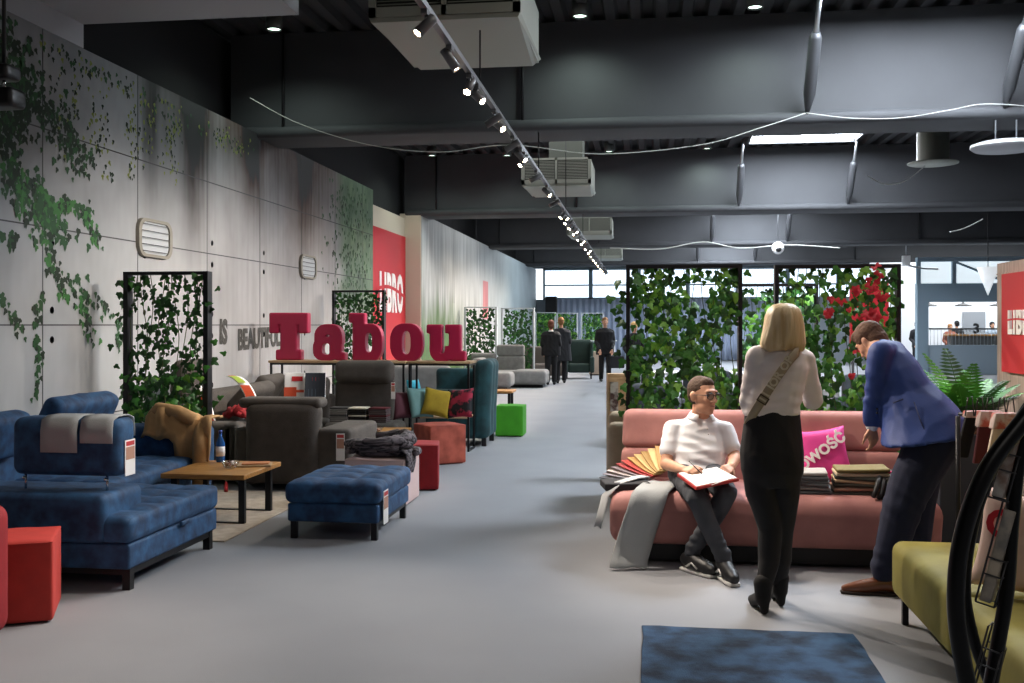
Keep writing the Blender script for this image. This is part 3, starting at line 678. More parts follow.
single('throw', b, mat('red_throw', '9c1c24', .85, var=.5, vs=9), 'crumpled red and white throw on the seat of the grey corner sofa', 'throw')
# --- tall recliner facing the camera
t = thing('armchair', 'tall taupe recliner with rolled headrest facing the camera in front of the lettered console', 'armchair', (0, 0, 0))
m = Matrix.Translation((-3.48, 12.0, .36)) @ Matrix.Rotation(-.08, 4, 'X')
B().rbox(-.39, .37, -.08, .09, 0, .56, .06, n=8, mtx=m).build('backrest', taupe, t)
m2 = Matrix.Translation((-3.48, 12.0, .875)) @ Matrix.Rotation(-.05, 4, 'X'); B().rbox(-.38, .36, -.12, .1, 0, .29, .09, n=8, mtx=m2).build('headrest', taupe, t)
B().ball((-3.89, 11.96, .88), .014).build('hinge_pin', chrome, t)
B().rbox(-3.85, -2.95, 11.45, 11.95, .08, .44, .06, n=6).build('seat', taupe, t)
pt = pricetag(t, -3.12, 11.85, .9, .05, .2, 'y')
for x, m, lab in ((-3.68, [mat('sw_charcoal', '3a3838', .9), mat('sw_grey', '77736f', .9)], 'charcoal'), (-3.45, [mat('sw_cream', 'cfc6b4', .9), mat('sw_black', '1c1b1b', .9)], 'cream and black'), (-3.2, [mat('sw_maroon', '5c1f26', .9), mat('sw_taupe', '55494a', .9)], 'maroon')):
    b = B()
    for k in range(8): b.rbox(-.11, .11, -.1, .1, .022 * k, .022 * k + .02, .009, n=2, mi=(0 if k in (7, 3) else 1), k=2, mtx=Matrix.Rotation(rnd.uniform(-.05, .05), 4, 'Z'))
    single('swatch_stack', b, m, '%s folded fabric swatches stacked on the seat of the tall recliner' % lab, 'swatch stack', (x, 11.62, .443), rnd.uniform(-.1, .1))

# --- consoles with the big letters
def console(x0, x1, ya, yb, h, shelf, lab):
    t = thing('console_table', lab, 'console table', ((x0 + x1) / 2, (ya + yb) / 2, 0)); a, c = (x1 - x0) / 2, (yb - ya) / 2
    B().rbox(-a, a, -c, c, h - .03, h, .004, n=1, k=1).build('tabletop', palewood, t); s = .025
    for sx in (-1, 1):
        b = B(); x = sx * (a - .03)
        for sy in (-1, 1): b.box(x - s / 2, x + s / 2, sy * (c - .03) - s / 2, sy * (c - .03) + s / 2, 0, h - .03)
        b.box(x - s / 2, x + s / 2, -c + .03, c - .03, 0, s); b.box(x - s / 2, x + s / 2, -c + .03, c - .03, h - .03 - s, h - .03); b.build('leg_frame', black, t)
    b = B(); b.box(-a + .03, a - .03, -c + .02, -c + .045, h - .055, h - .03); b.build('rail', black, t)
    for z in shelf: B().rbox(-a + .04, a - .04, -c + .02, c - .02, z - .025, z, .004, n=1, k=1).build('shelf', palewood, t)
    return t
CH = 1.14
console(-4.90, -3.08, 12.4, 12.85, CH, (), 'black-legged wooden console under the letters T, a and b')
console(-3.06, -2.24, 12.4, 12.85, CH, (.44,), 'wooden console with lower cushion shelf under the letters o and u')
letm = mat('crimson_letter', 'a80a3e', .5, coat=.1)
def ringpoly(b, cx, cz, rx, rz, ix, iz, y0, y1, a0=0, a1=2 * math.pi, n=28, sq=2.6):
    def pt(a, X, Z):
        c, s = math.cos(a), math.sin(a); return (cx + X * math.copysign(abs(c) ** (2 / sq), c), cz + Z * math.copysign(abs(s) ** (2 / sq), s))
    full = a1 - a0 > 6.28; m = n if full else n + 1
    A = [a0 + (a1 - a0) * i / n for i in range(m)]; vs = []
    for a in A:
        (ox, oz), (px, pz) = pt(a, rx, rz), pt(a, ix, iz); vs += [(ox, y0, oz), (ox, y1, oz), (px, y1, pz), (px, y0, pz)]
    fs = []
    for i in range(m if full else m - 1):
        p = 4 * i; q = 4 * ((i + 1) % m)
        fs += [(p, p + 1, q + 1, q), (p + 1, p + 2, q + 2, q + 1), (p + 2, p + 3, q + 3, q + 2), (p + 3, p, q, q + 3)]
    if not full: fs += [(0, 1, 2, 3), (4 * m - 1, 4 * m - 2, 4 * m - 3, 4 * m - 4)]
    b.add(vs, fs)
def rp(b, x0, x1, z0, z1, y0=0, y1=.14, r=.02): b.rbox(x0, x1, y0, y1, z0, z1, r, n=1, k=2)
D = .14
def glyph_T():
    b = B(); rp(b, 0, .53, .43, .585); rp(b, 0, .13, .33, .5); rp(b, .40, .53, .33, .5); rp(b, .15, .38, .04, .5); rp(b, .09, .44, 0, .13); return b
def glyph_a():
    b = B(); ringpoly(b, .18, .14, .18, .145, .055, .07, 0, D); rp(b, .22, .39, .02, .33); ringpoly(b, .21, .26, .19, .185, .045, .055, 0, D, -.2, 3.5); b.rbox(.02, .12, 0, D, .24, .34, .04, n=1); rp(b, .30, .44, 0, .10); return b
def glyph_b():
    b = B(); rp(b, .05, .22, .0, .58); rp(b, 0, .16, .46, .58); ringpoly(b, .27, .22, .18, .23, .045, .12, 0, D); return b
def glyph_o():
    b = B(); ringpoly(b, .21, .22, .215, .235, .055, .14, 0, D); return b
def glyph_u():
    b = B(); rp(b, .04, .21, .1, .44); rp(b, 0, .15, .33, .44); rp(b, .29, .45, .03, .44); rp(b, .24, .4, .33, .44); ringpoly(b, .2, .18, .16, .19, .04, .09, 0, D, math.pi, 2 * math.pi); rp(b, .3, .51, 0, .12); return b
for ch, u0, g in (('T', 268, glyph_T), ('a', 312, glyph_a), ('b', 348, glyph_b), ('o', 390, glyph_o), ('u', 426, glyph_u)):
    x = gp(u0, 361.5, CH).x; yy = 12.5
    d = (yy * CT - x * ST); x = W(u0, d)[0]
    g = g(); g.v = [(a_, b_, c_ * 1.06) for a_, b_, c_ in g.v]; o = remesh(g, 'display_letter', letm, None, .009, 1); o.location = (x, 12.5, CH + .001); tag(o, 'big crimson slab-serif display letter %s standing on the console' % ch, 'letter', group='crimson display letters on the console')
# cushions on the lower shelf
def pillow(name, u, v, d, s, m, lab, tilt=0, lean=.3, z=None, th=.1, rz=0.0, cat='cushion', txt=None):
    p = at(u, v, d); z = z if z is not None else p.z; t = thing(name, lab, cat, (p.x, p.y, z), TH + rz)
    N = 12; vs = []; h = s / 2
    mm = Matrix.Translation((0, 0, h * (abs(math.cos(tilt)) + abs(math.sin(tilt))) * .92)) @ Matrix.Rotation(-lean, 4, 'X') @ Matrix.Rotation(tilt, 4, 'Y')
    def P(i, j, sd):
        a = 2 * i / N - 1; c = 2 * j / N - 1; pin = 1 - .10 * (1 - abs(a) ** 2) * abs(c) ** 3; pin2 = 1 - .10 * (1 - abs(c) ** 2) * abs(a) ** 3
        f = max(0, (1 - a ** 4)) ** .5 * max(0, (1 - c ** 4)) ** .5
        return mm @ Vector((a * h * pin2, sd * (th / 2 * f + .004 * noise.noise((a * 3, c * 3, s)) * f), c * h * pin))
    b = B()
    for sd in (-1, 1):
        b.add([P(i, j, sd) for i in range(N + 1) for j in range(N + 1)], [(i * (N + 1) + j, (i + 1) * (N + 1) + j, (i + 1) * (N + 1) + j + 1, i * (N + 1) + j + 1) for i in range(N) for j in range(N)], 0, True)
    o = b.build('cover', m, t)
    return t, mm
SH = .441
pillow('cushion', 405, 420, 12.4, .36, mat('maroon_cushion', '4e1d2a', .8), 'maroon cushion at the left end of the console shelf', z=SH, rz=.5)
pillow('cushion', 420, 420, 12.45, .40, mat('sage_cushion', '5d7f7d', .85, bump=.2), 'pale teal cushion between the maroon and mustard ones', z=SH, rz=.9, tilt=.05)
pillow('cushion', 437, 420, 12.4, .36, mat('mustard_cushion', 'a58a1a', .8, var=.2, vs=10), 'mustard yellow cushion on the console shelf', tilt=.2, z=SH, rz=.1, th=.14)
pillow('cushion', 460, 419, 12.35, .38, mat('floral_cushion', 'a82440', .8, var=1, col2='0e0e14', vs=9, contrast=.15), 'black cushion with red and blue floral print at the right end of the console shelf', tilt=-.1, z=SH, rz=-.5)
t, mm = pillow('cushion', 414, 405, 14.2, .24, mat('cyan_cushion', '2aa0b8', .8), 'bright cyan cushion on the grey sofa behind the console', z=.6, rz=.9)
t = thing('sofa', 'grey sofa behind the console, seen between its legs', 'sofa', (0, 0, 0))
B().rbox(-4.6, -3.0, 14.1, 14.9, .08, .44, .06, n=6).build('seat', greyfab, t); B().rbox(-4.6, -3.0, 14.85, 15.1, .1, .98, .08, n=6).build('backrest', greyfab, t)
# teal armchair
t = thing('armchair', 'dark teal velvet high-backed armchair behind the right end of the console', 'armchair', (0, 0, 0))
bf = lambda x, y, z: (x + .05 * max(0, z - .4) - .02 * math.sin((y - 12.9) * 26) * .4, y, z)
B().rbox(-2.32, -2.10, 12.95, 13.75, .10, 1.14, .08, n=16, fn=bf).build('backrest', tealfab, t)
B().rbox(-2.95, -2.25, 12.95, 13.1, .10, .75, .06, n=6).build('armrest', tealfab, t); B().rbox(-2.95, -2.25, 13.6, 13.75, .10, 1.0, .06, n=6).build('armrest', tealfab, t)
B().rbox(-2.95, -2.25, 13.1, 13.6, .12, .45, .06, n=6).build('seat', tealfab, t); legs(t, [(-2.17, 13.03), (-2.17, 13.68), (-2.85, 13.03), (-2.85, 13.68)], .11, .06, blackplastic)

# --- farther seating
t = coffee_table(W(500, 18)[0] - .3, W(512, 18)[0], W(505, 18)[1], W(505, 18)[1] + .6, .41, 'small wood-topped table beyond the green pouf')
x0, y0 = W(470, 26.5); x1 = W(497, 26.5)[0]; x2 = W(525, 26.5)[0]; x3 = W(547, 25.6)[0]; gy0 = y0 - .8
t = thing('corner_sofa', 'light grey corner sofa with raised back and chaise in the far left of the hall', 'sofa', (0, 0, 0))
B().rbox(x0, x2 + .1, y0 - .75, y0 + .1, .08, .42, .08, n=6).build('seat', greyfab, t); B().rbox(x2 - .2, x3, y0 - .95, y0 + .1, .08, .45, .1, n=6).build('chaise_seat', greyfab, t)
B().rbox(x0, x1 - .02, y0 + .0, y0 + .25, .3, .86, .08, n=6).build('backrest', greyfab, t); B().rbox(x1, x2, y0 + .0, y0 + .25, .3, .78, .06, n=6).build('backrest', greyfab, t); B().rbox(x1, x2, y0 + .02, y0 + .22, .78, 1.08, .06, n=6).build('headrest', greyfab, t)
B().box(x0 + .1, x3 - .1, y0 - .7, y0, 0, .09).build('base', black, t)
x4, y4 = W(513, 24.3); t = thing('armchair', 'light grey low armchair end in front of the far grey corner sofa', 'armchair', (0, 0, 0))
B().rbox(x4 - .75, x4, y4 - .4, y4 + .4, .1, .46, .1, n=6).build('seat', greyfab, t); B().rbox(x4 - .95, x4 - .7, y4 - .4, y4 + .4, .1, .8, .08, n=6).build('backrest', greyfab, t); B().box(x4 - .8, x4 - .1, y4 - .3, y4 + .3, 0, .1).build('base', black, t)
x5, y5 = W(522, 29.6); t = thing('sofa', 'brown-grey sofa behind the embracing couple', 'sofa', (0, 0, 0)); bg_ = mat('brown_fabric', '6a625c', .9)
B().rbox(x5, x5 + 1.3, y5, y5 + .7, .1, .45, .07, n=4).build('seat', bg_, t); B().rbox(x5, x5 + 1.3, y5 + .65, y5 + .9, .1, .95, .07, n=4).build('backrest', bg_, t)
# green wing chair
x6, y6 = W(579, 30); wing = mat('dark_green_fabric', '2c3f38', .85, var=.2)
t = thing('wing_chair', 'dark green wing armchair facing the camera behind the couple', 'armchair', (x6, y6, 0), TH * .5)
B().rbox(-.33, .33, -.3, .3, .18, .45, .06, n=4).build('seat', wing, t); B().rbox(-.36, .36, .22, .42, .2, 1.16, .09, n=6, fn=lambda x, y, z: (x * (1 + .12 * max(0, z - .7)), y, z)).build('backrest', wing, t)
for s in (-1, 1):
    B().rbox(min(s * .32, s * .46), max(s * .32, s * .46), -.36, .3, .18, .66, .06, n=4).build('armrest', wing, t); B().rbox(min(s * .33, s * .43), max(s * .33, s * .43), .0, .35, .6, 1.1, .05, n=4).build('wing', wing, t)
legs(t, [(-.36, -.28), (.36, -.28), (-.36, .3), (.36, .3)], .19, .035, black)
x7, y7 = W(596, 32); t = thing('planter', 'beige wooden planter box between wing chair and walking man', 'planter', (x7, y7, 0)); B().rbox(-.22, .22, -.2, .2, .03, .75, .02, n=1).build('box', mat('beige_planter', 'b09a86', .8), t); B().box(-.18, .18, -.16, .16, 0, .04).build('base', black, t)
x8, y8 = W(585, 38)
t = thing('table', 'white table with glasses at the far end in front of the curtain', 'table', (x8, y8, 0)); B().rbox(-1.2, 1.2, -.35, .35, .98, 1.02, .01, n=1).build('tabletop', white, t)
for sx in (-1, 1): B().box(sx * 1.1 - .03, sx * 1.1 + .03, -.3, .3, 0, .98).build('leg', white, t)

# ------------------------------------------------------------------ right side
# --- rose sofa
SX0, SX1, SY = -.27, 1.88, 6.73
t = thing('sofa', 'rose pink velvet sofa on black base with three people around it', 'sofa', (0, 0, 0))
B().box(SX0 + .12, SX1 - .1, SY + .08, SY + .9, .02, .14).build('base', black, t)
for k in range(2):
    xa = SX0 + k * (SX1 - SX0) / 2; xb = xa + (SX1 - SX0) / 2 - .004
    B().rbox(xa, xb, SY, SY + 1.0, .125, .46, .09, n=10, fn=lambda x, y, z, xa=xa, xb=xb: (x, y - .03 * max(0, 1 - abs(z - .36) / .12), z + (.015 * (1 - (2 * (x - xa) / (xb - xa) - 1) ** 4) if z > .4 else 0))).build('seat_cushion', pinkfab, t)
    # two-tier back, leaning
    for (z0, z1, yo) in ((.40, .68, .0), (.675, .955, .03)):
        def lf(x, y, z, z0=z0, z1=z1): return (x + .05 * (1 if x < .8 else -1) * max(0, z - .5) * (1 if (k == 0 and x < SX0 + .3) or (k == 1 and x > SX1 - .3) else 0), y + .22 * (z - .4), z)
        B().rbox(xa + .05, xb - .05 * k, SY + .72 + yo, SY + .94 + yo, z0, z1, .055, n=8, fn=lf).build('back_cushion', pinkfab, t)
legs(t, [(SX0 + .1, SY + .12), (SX1 - .12, SY + .12), (SX0 + .1, SY + .9), (SX1 - .12, SY + .9)], .13, .04)
# --- grey swatches over its left front
b = B(); rows = []
def cloth_over(b, uc, path, wd, mi=0, sway=.01, n=6, dirx=(1, 0)):
    rows = []
    for i in range(n):
        a = (i / (n - 1) - .5) * wd
        rows.append([(x + a * dirx[0], y + a * dirx[1] + sway * math.sin(i * 1.7 + j), z + .004 * math.sin(i * 2 + j)) for j, (x, y, z) in enumerate(path)])
    b.sheet(rows, .008, mi)
b = B(); cloth_over(b, 0, [(.10, 7.12, .50), (.07, 6.95, .51), (.03, 6.80, .50), (0, 6.69, .485), (-.02, 6.655, .42), (-.06, 6.645, .3), (-.10, 6.64, .17), (-.135, 6.6, .055), (-.14, 6.55, .02)], .25, dirx=(.97, .25))
single('fabric_swatch', b, swg, 'long grey towel-like swatch hanging over the rose sofa front to the floor', 'fabric swatch')
b = B(); cloth_over(b, 0, [(.02, 7.2, .53), (-.1, 7.05, .53), (-.22, 6.9, .51), (-.30, 6.82, .44), (-.33, 6.78, .32), (-.35, 6.75, .24)], .09, dirx=(.5, -.6), n=4)
single('fabric_swatch', b, mat('light_grey_swatch', 'b5b7b8', .9), 'narrow light grey swatch curling over the left end of the rose sofa', 'fabric swatch')
fan = [('5a5a60', 'charcoal'), ('8f8a90', 'lilac grey'), ('b3a9a6', 'pale grey'), ('7d7074', 'mauve grey'), ('9a3434', 'red'), ('b04038', 'brick red'), ('b08850', 'ochre'), ('c2a06a', 'straw'), ('9c7c48', 'tan'), ('c8ad78', 'sand'), ('a98450', 'honey')]
for i, (c, nm) in enumerate(fan):
    m_ = mat('fan_' + nm.replace(' ', '_'), c, .85); a = R(8 + i * 7.2); b = B(); b.rbox(0, .34, -.035, .035, 0, .008, .003, n=3, k=1, fn=lambda x, y, z: (x, y, z + .10 * (x / .34) ** 1.5 * (.15 + i * .11)))
    single('fabric_swatch', b, m_, '%s swatch strip of the fanned-out sample book beside the seated man' % nm, 'fabric swatch', (-.02 + .012 * i, 7.12 + .002 * i, .49 + .0085 * i), R(175) - a, group='fanned swatch strips beside the seated man')
b = B().rbox(-.16, .16, -.12, .12, 0, .05, .01, n=2); single('sample_book', b, mat('dark_book', '26262a', .8), 'dark fabric sample book on the left end of the rose sofa seat', 'sample book', (-.17, 7.0, .465), .2)
# --- swatch stacks right
def stack(lab, x, y, z, wd, dp, cols, rz, skew=.01, th=.024):
    t = None
    for k, (c, nm) in enumerate(cols):
        m_ = mat('stack_' + c, c, .85, bump=.2, bs=120); b = B(); b.rbox(-wd / 2, wd / 2, -dp / 2, dp / 2, 0, th, th * .45, n=3, k=2, fn=lambda x_, y_, z_: (x_, y_, z_ + .006 * math.sin(x_ * 9 + k)))
        single('folded_swatch', b, m_, lab % nm, 'folded swatch', (x + skew * k * math.cos(rz), y + .004 * rnd.uniform(-1, 1), z + .001 + k * (th + .0015)), rz + rnd.uniform(-.05, .05), group=lab.replace('%s ', '').replace('folded', 'stacked'))
stack('%s folded swatch in the grey pile behind the standing woman', 1.06, 6.98, .47, .30, .26, [('55595a', 'bottom dark grey'), ('8b8e8c', 'second pale grey'), ('4a4c4e', 'third charcoal'), ('6a6c6c', 'fourth mid grey'), ('54565a', 'fifth slate grey'), ('9c9690', 'topmost warm grey')], -.15, -.006)
stack('%s folded swatch in the olive pile in front of the pink pillow', 1.38, 6.98, .47, .34, .26, [('55544a', 'bottom grey-olive'), ('b08a72', 'second pinkish beige'), ('3f3b30', 'third dark brown'), ('b59b78', 'fourth sand'), ('3a3a30', 'fifth dark olive'), ('b9a88a', 'sixth cream'), ('6e6336', 'topmost olive')], -.1, .004)
b = B().rbox(-.14, .14, -.1, .1, 0, .03, .01, n=2); b.rbox(-.1, .06, -.1, .02, .031, .045, .004, n=1, mi=1)
single('sample_book', b, [mat('black_book', '232826', .7), mat('pink_card', 'e0206e', .6)], 'black sample book with a hot pink card on the right of the rose sofa seat', 'sample book', (1.56, 7.18, .56), .2)
b = B(); b.rbox(-.14, .14, -.12, .12, 0, .09, .02, n=2); single('sample_book', b, mat('dark_olive_book', '3a3830', .8), 'thick dark sample book under the black one on the rose sofa seat', 'sample book', (1.56, 7.18, .468), .1)
b = B()
for i in range(6):
    p0 = Vector((1.50 + .03 * i, 6.86, .60 - .01 * i)); b.tube([p0, p0 + Vector((-.02, -.06, -.02)), p0 + Vector((-.05 + .01 * i, -.1, -.09)), p0 + Vector((-.06, -.09, -.12))], .016, 6)
b.ball((1.6, 6.88, .55), .12, .08, .07, 10)
single('bag', b, mat('black_bag', '101012', .6), 'black strappy bag lying beside the olive swatch pile', 'bag')
# --- pink pillow
pm = mat('pink_pillow', 'ea489c', .7, var=1, col2='c42c80', vs=4, contrast=.8)
p = at(822, 470, 7.25)
t, mm = pillow('pillow', 822, 488, 7.22, .40, pm, 'hot pink pillow with white diagonal lettering on the rose sofa', tilt=-.12, lean=.35, z=.455, th=.15, rz=-.05, cat='pillow')
me_m = mm @ basis((1, 0, .55), (-.55, 0, 1), (-.055, -.088, -.01))
lettering('lettering', 'NOWOŚĆ', .100, paper, t, me_m, ext=.003, off=.004, space=1.02)

# --- olive sofa in the right foreground
t = thing('sofa', 'olive green velvet sofa cut off by the right edge of the view', 'sofa', (0, 0, 0))
OX, OY1 = 1.29, 5.66
for ya, yb in ((4.55, OY1), (3.45, 4.545)):
    B().rbox(OX, OX + 1.0, ya, yb, .14, .44, .06, n=10, fn=lambda x, y, z: (x, y, z)).build('seat_cushion', olive, t)
    B().rbox(OX + .82, OX + 1.07, ya + .01, yb - .01, .35, .86, .08, n=8, fn=lambda x, y, z: (x + .25 * max(0, z - .4), y, z)).build('back_cushion', olive, t)
legs(t, [(OX + .06, OY1 - .08), (OX + .9, OY1 - .08), (OX + .06, 3.5), (OX + .9, 3.5)], .14, .03)
pp, mm = pillow('pillow', 1030, 600, 4.25, .44, mat('blush_pillow', 'd8b8a8', .8), 'pale blush pillow with a red letter at the right edge on the olive sofa', tilt=.1, lean=.2, z=.44, th=.13, rz=-.7, cat='pillow')
lettering('lettering', 'O', .16, redboard, pp, mm @ basis((1, 0, .1), (0, 0, 1), (-.1, -.078, .06)), ext=.003, off=.006)

# --- cream sofa and stand behind
t = thing('sofa', 'cream sofa behind the rose sofa and the ivy screens, only its rear edge showing', 'sofa', (0, 0, 0))
B().rbox(-.36, 2.2, 8.74, 8.94, .08, .84, .06, n=6).build('backrest', cream, t); B().rbox(-.36, -.14, 8.66, 9.5, .08, .76, .06, n=5).build('armrest', cream, t); B().rbox(-.14, 2.2, 8.8, 9.55, .1, .44, .06, n=6).build('seat', cream, t)
x, y = W(618, 10.2)
t = thing('brochure_rack', 'beige wooden brochure rack at the left of the ivy screen', 'rack', (x, y, 0), TH)
B().box(-.10, .12, 0, .2, 0, 1.1).build('panel', palewood, t); B().box(-.08, .0, -.03, 0, .72, 1.02).build('brochures', mat('brochure_print', 'a8a4a0', .5, var=1, col2='402828', vs=16, contrast=.3), t); B().box(-.075, -.005, -.02, 0, .2, .68).build('pocket', blackplastic, t)

# --- planter with ferns
px0, px1 = 2.02, 2.48; py0 = 6.35
x, y = W(964, 6.9)
t = thing('planter', 'tall dark square planter holding ferns behind the olive sofa', 'planter', (x, y, 0), 0)
dkm = mat('dark_planter', '2b3038', .45, var=.1)
b = B(); b.rbox(-.22, .22, -.22, .22, 0, .86, .012, n=1, k=2); b.build('box', dkm, t)
b = B()
rnd2 = random.Random(3)
for i in range(60): b.ball((rnd2.uniform(-.19, .19), rnd2.uniform(-.19, .19), .865), rnd2.uniform(.02, .035), n=6)
b.build('bark_mulch', mat('bark', '6b4a34', .9), t)['kind'] = 'stuff'
fm = [mat('fern_dark', '1f4f1d', .55), mat('fern_mid', '37792a', .55), mat('fern_light', '5aa03a', .55)]
t = thing('fern', 'green fern with arching fronds growing in the tall dark planter', 'plant', (x, y, .87))
for i in range(20):
    az = i * 2.4; el = R(rnd2.uniform(48, 86)); L = rnd2.uniform(.42, .66); b = B(); mi = rnd2.randrange(3)
    dv = Vector((math.cos(az) * math.cos(el), math.sin(az) * math.cos(el), math.sin(el))); pts = []
    for k in range(11):
        q = k / 10; pts.append(dv * L * q + Vector((math.cos(az), math.sin(az), 0)) * .12 * q * q - Vector((0, 0, .22 * q * q * math.cos(el) ** .5)))
    b.tube(pts, [.005] * 6 + [.003] * 5, 5, 0)
    for k in range(1, 11):
        for sub in (0, .5):
            if k == 10 and sub: continue
            p = pts[k].lerp(pts[min(k + 1, 10)], sub); tv = (pts[min(k + 1, 10)] - pts[k - 1]).normalized(); sd = tv.cross(Vector((0, 0, 1)))
            sd = sd.normalized() if sd.length > 1e-3 else Vector((1, 0, 0)); ll = .115 * math.sin(math.pi * min(1, (k + sub) / 10.5) ** .8) + .015; wv = tv * .012
            for s in (-1, 1):
                tip = p + sd * s * ll + tv * ll * .35 - Vector((0, 0, .2 * ll)); mid = p.lerp(tip, .5)
                b.add([p - wv * .6, mid - wv, tip, mid + wv, p + wv * .6], [(0, 1, 2, 3, 4)], 0)
    b.build('frond', fm[mi], t, fix=False)
# silver bin
x, y = W(936, 7.7); t = thing('steel_bin', 'curved brushed steel bin with pale panel behind the bending man', 'bin', (x, y, 0))
b = B().lathe([(.1, .42), (.17, .5), (.2, .65), (.17, .8), (.12, .84), (.0, .84)], n=24); b.build('body', steel, t); B().box(-.13, .13, -.12, .12, 0, .45).build('pedestal', mat('pale_blue_panel', '8fa6b8', .5), t)

# --- LIBRO stand wall on the right
st = mat('light_wood_stand', 'bfaca0', .6, var=.3, vs=5, stretch=(1, 6, 1))
b = B(); b.box(2.58, 2.68, 4.2, 7.93, 0, 2.06); b.box(2.575, 2.685, 4.2, 7.935, 1.975, 1.985); wr = struct('wall_stand_right', b, st)
sg = thing('wall_sign', 'red square sign with white logo letters on the wooden stand wall at the right edge', 'sign', (2.575, 6.80, 1.55))
B().box(-.03, 0, -1.0, .93, -.29, .42).build('panel', redboard, sg)
mtx = basis((0, -1, 0), (0, 0, 1), (-.034, .47, .06))
libro(sg, mtx, .15, .014, 1.55, 1.5)
# ------------------------------------------------------------------ ivy screens
def screen(lab, x0, y0, wd, ang, h, seed, dens=1.0, post=.035, dep=.12, pm=black, leafsize=.075, bush=0, light=0, spill=.0, grp='ivy screens', bottom=.0, fill=0, fgap=-.25):
    t = thing('ivy_screen', lab, 'plant screen', (x0, y0, 0), ang, grp); r = random.Random(seed)
    for x in (0, wd - post): B().box(x, x + post, 0, dep, 0, h).build('post', pm, t)
    B().box(post, wd - post, 0, dep, h - .03, h).build('top_rail', pm, t); B().box(post, wd - post, 0, dep, 0, .03).build('bottom_rail', pm, t)
    b = B(); st_ = B(); ns = max(4, int(wd / .085)); lm = [0, 0, 1] if not light else [0, 1, 1, 2]
    for i in range(ns):
        x = post + (wd - 2 * post) * (i + .5) / ns + r.uniform(-.02, .02); y = dep / 2 + r.uniform(-.02, .02); ph = r.random() * 9; ln = h * r.uniform(.9, 1)
        path = [(x + .03 * math.sin(z * 5 + ph), y + .02 * math.sin(z * 4 + ph), h - z) for z in np.arange(.02, ln - bottom, .12)]
        st_.tube(path, .004, 4)
        z = 0.02
        while z < ln - .03 - bottom:
            gap = .055 / dens * r.uniform(.5, 1.5) * (leafsize / .075); z += gap
            fz = h - z
            if noise.noise((x * 3 + seed, fz * 3, seed)) < -.28 / dens: continue
            c = (x + .03 * math.sin(z * 5 + ph) + r.gauss(0, .028), y + r.gauss(0, .035) - .02, max(.03, min(h - .02, fz)))
            a = r.uniform(-1, 1); ivyleaf(b, c, (r.uniform(-.7, .7), -1, r.uniform(-.3, .7)), (math.sin(a), 0, -math.cos(a)), leafsize * r.uniform(.6, 1.25), r.choice(lm))
    for i in range(int(fill)):
        c = (r.uniform(post, wd - post), dep / 2 + r.gauss(0, .04), h * (1 - r.random() ** .85) * .97 + .02)
        if noise.noise((c[0] * 4 + seed, c[2] * 4, 3)) < fgap: continue
        a = r.uniform(-1.4, 1.4); ivyleaf(b, c, (r.uniform(-.8, .8), -1, r.uniform(-.3, .8)), (math.sin(a), 0, -math.cos(a)), leafsize * r.uniform(.55, 1.1), r.choice(lm))
    if bush:
        for i in range(int(bush)):
            zz = abs(r.gauss(0, .3)); c = (r.uniform(.02, wd - .02), dep / 2 + r.gauss(-.08, .09), min(.35 + zz + .2, 1.1)); a = r.uniform(-2, 2)
            ivyleaf(b, c, (r.uniform(-.8, .8), -1, r.uniform(-.2, 1)), (math.sin(a), 0, -math.cos(a)), leafsize * r.uniform(.8, 1.3), r.choice([1, 1, 2, 0]))
    if spill:
        for i in range(int(spill * 60)):
            s = r.choice((-1, 1)); c = ((0 if s < 0 else wd) + s * abs(r.gauss(0, .05)), dep / 2 + r.gauss(0, .05), r.uniform(h * .4, h * .97)); a = r.uniform(-2, 2)
            ivyleaf(b, c, (r.uniform(-.8, .8), -1, r.uniform(-.2, .6)), (math.sin(a), 0, -math.cos(a)), leafsize * r.uniform(.8, 1.2), r.choice([0, 1]))
    st_.build('vine_stems', mat('vine_stem', '3f4a22', .8), t)['kind'] = 'stuff'
    b.build('ivy_leaves', leafs, t, fix=False)['kind'] = 'stuff'; return t
x, y = W(123, 9.4); xb, yb = W(213, 9.4)
screen('ivy screen with black frame between the blue sofa and the grey corner sofa', x, y, xb - x, 0, 2.1, 11, 1.15, .045, .1, leafsize=.062, bush=260, spill=.5, fill=520, fgap=-.12)
x, y = W(332, 15.9); screen('ivy screen standing behind the crimson letter b', x, y, W(386, 15.9)[0] - x, 0, 2.15, 12, 1.2, .03, leafsize=.065, fill=300)
x, y = W(626, 8.4); screen('left ivy screen behind the seated man on the rose sofa', x, y, W(741, 8.4)[0] - x, 0, 2.105, 13, 1.3, .032, .1, leafsize=.068, light=1, spill=.6, fill=1500, fgap=-.22)
x, y = W(775, 8.4); screen('right ivy screen behind the standing woman and bending man', x, y, W(897, 8.4)[0] - x, 0, 2.105, 14, 1.3, .032, .1, leafsize=.068, light=1, fill=1050, fgap=-.15)
x, y = W(738, 12.2); screen('farther ivy screen visible in the gap between the two screens behind the rose sofa', x, y, .95, 0, 2.1, 15, 1.3, .03, leafsize=.08, light=1, fill=500)
wf = mat('white_frame', 'c8ccd0', .5)
for i, (u0, u1, d, seed, pm_, lab) in enumerate(((464, 497.5, 27.5, 21, wf, 'far ivy screen nearest along the printed wall, above the grey corner sofa'), (501, 535, 29.5, 22, wf, 'far ivy screen second along the printed wall'),
        (535, 556, 39.5, 23, wf, 'dense grass-green far ivy screen below the loudspeaker'), (556.5, 578, 41, 24, wf, 'far ivy screen in front of the curtain, left of the white post'), (581, 604, 41, 25, wf, 'far ivy screen in front of the curtain, behind the walking man'))):
    x, y = W(u0, d); screen(lab, x, y, W(u1, d)[0] - x, 0, 2.1, seed, .75 if seed != 23 else 1.5, .05, leafsize=.10, pm=pm_, light=1 if seed >= 23 else 0, fill=250 if seed < 23 else 700)
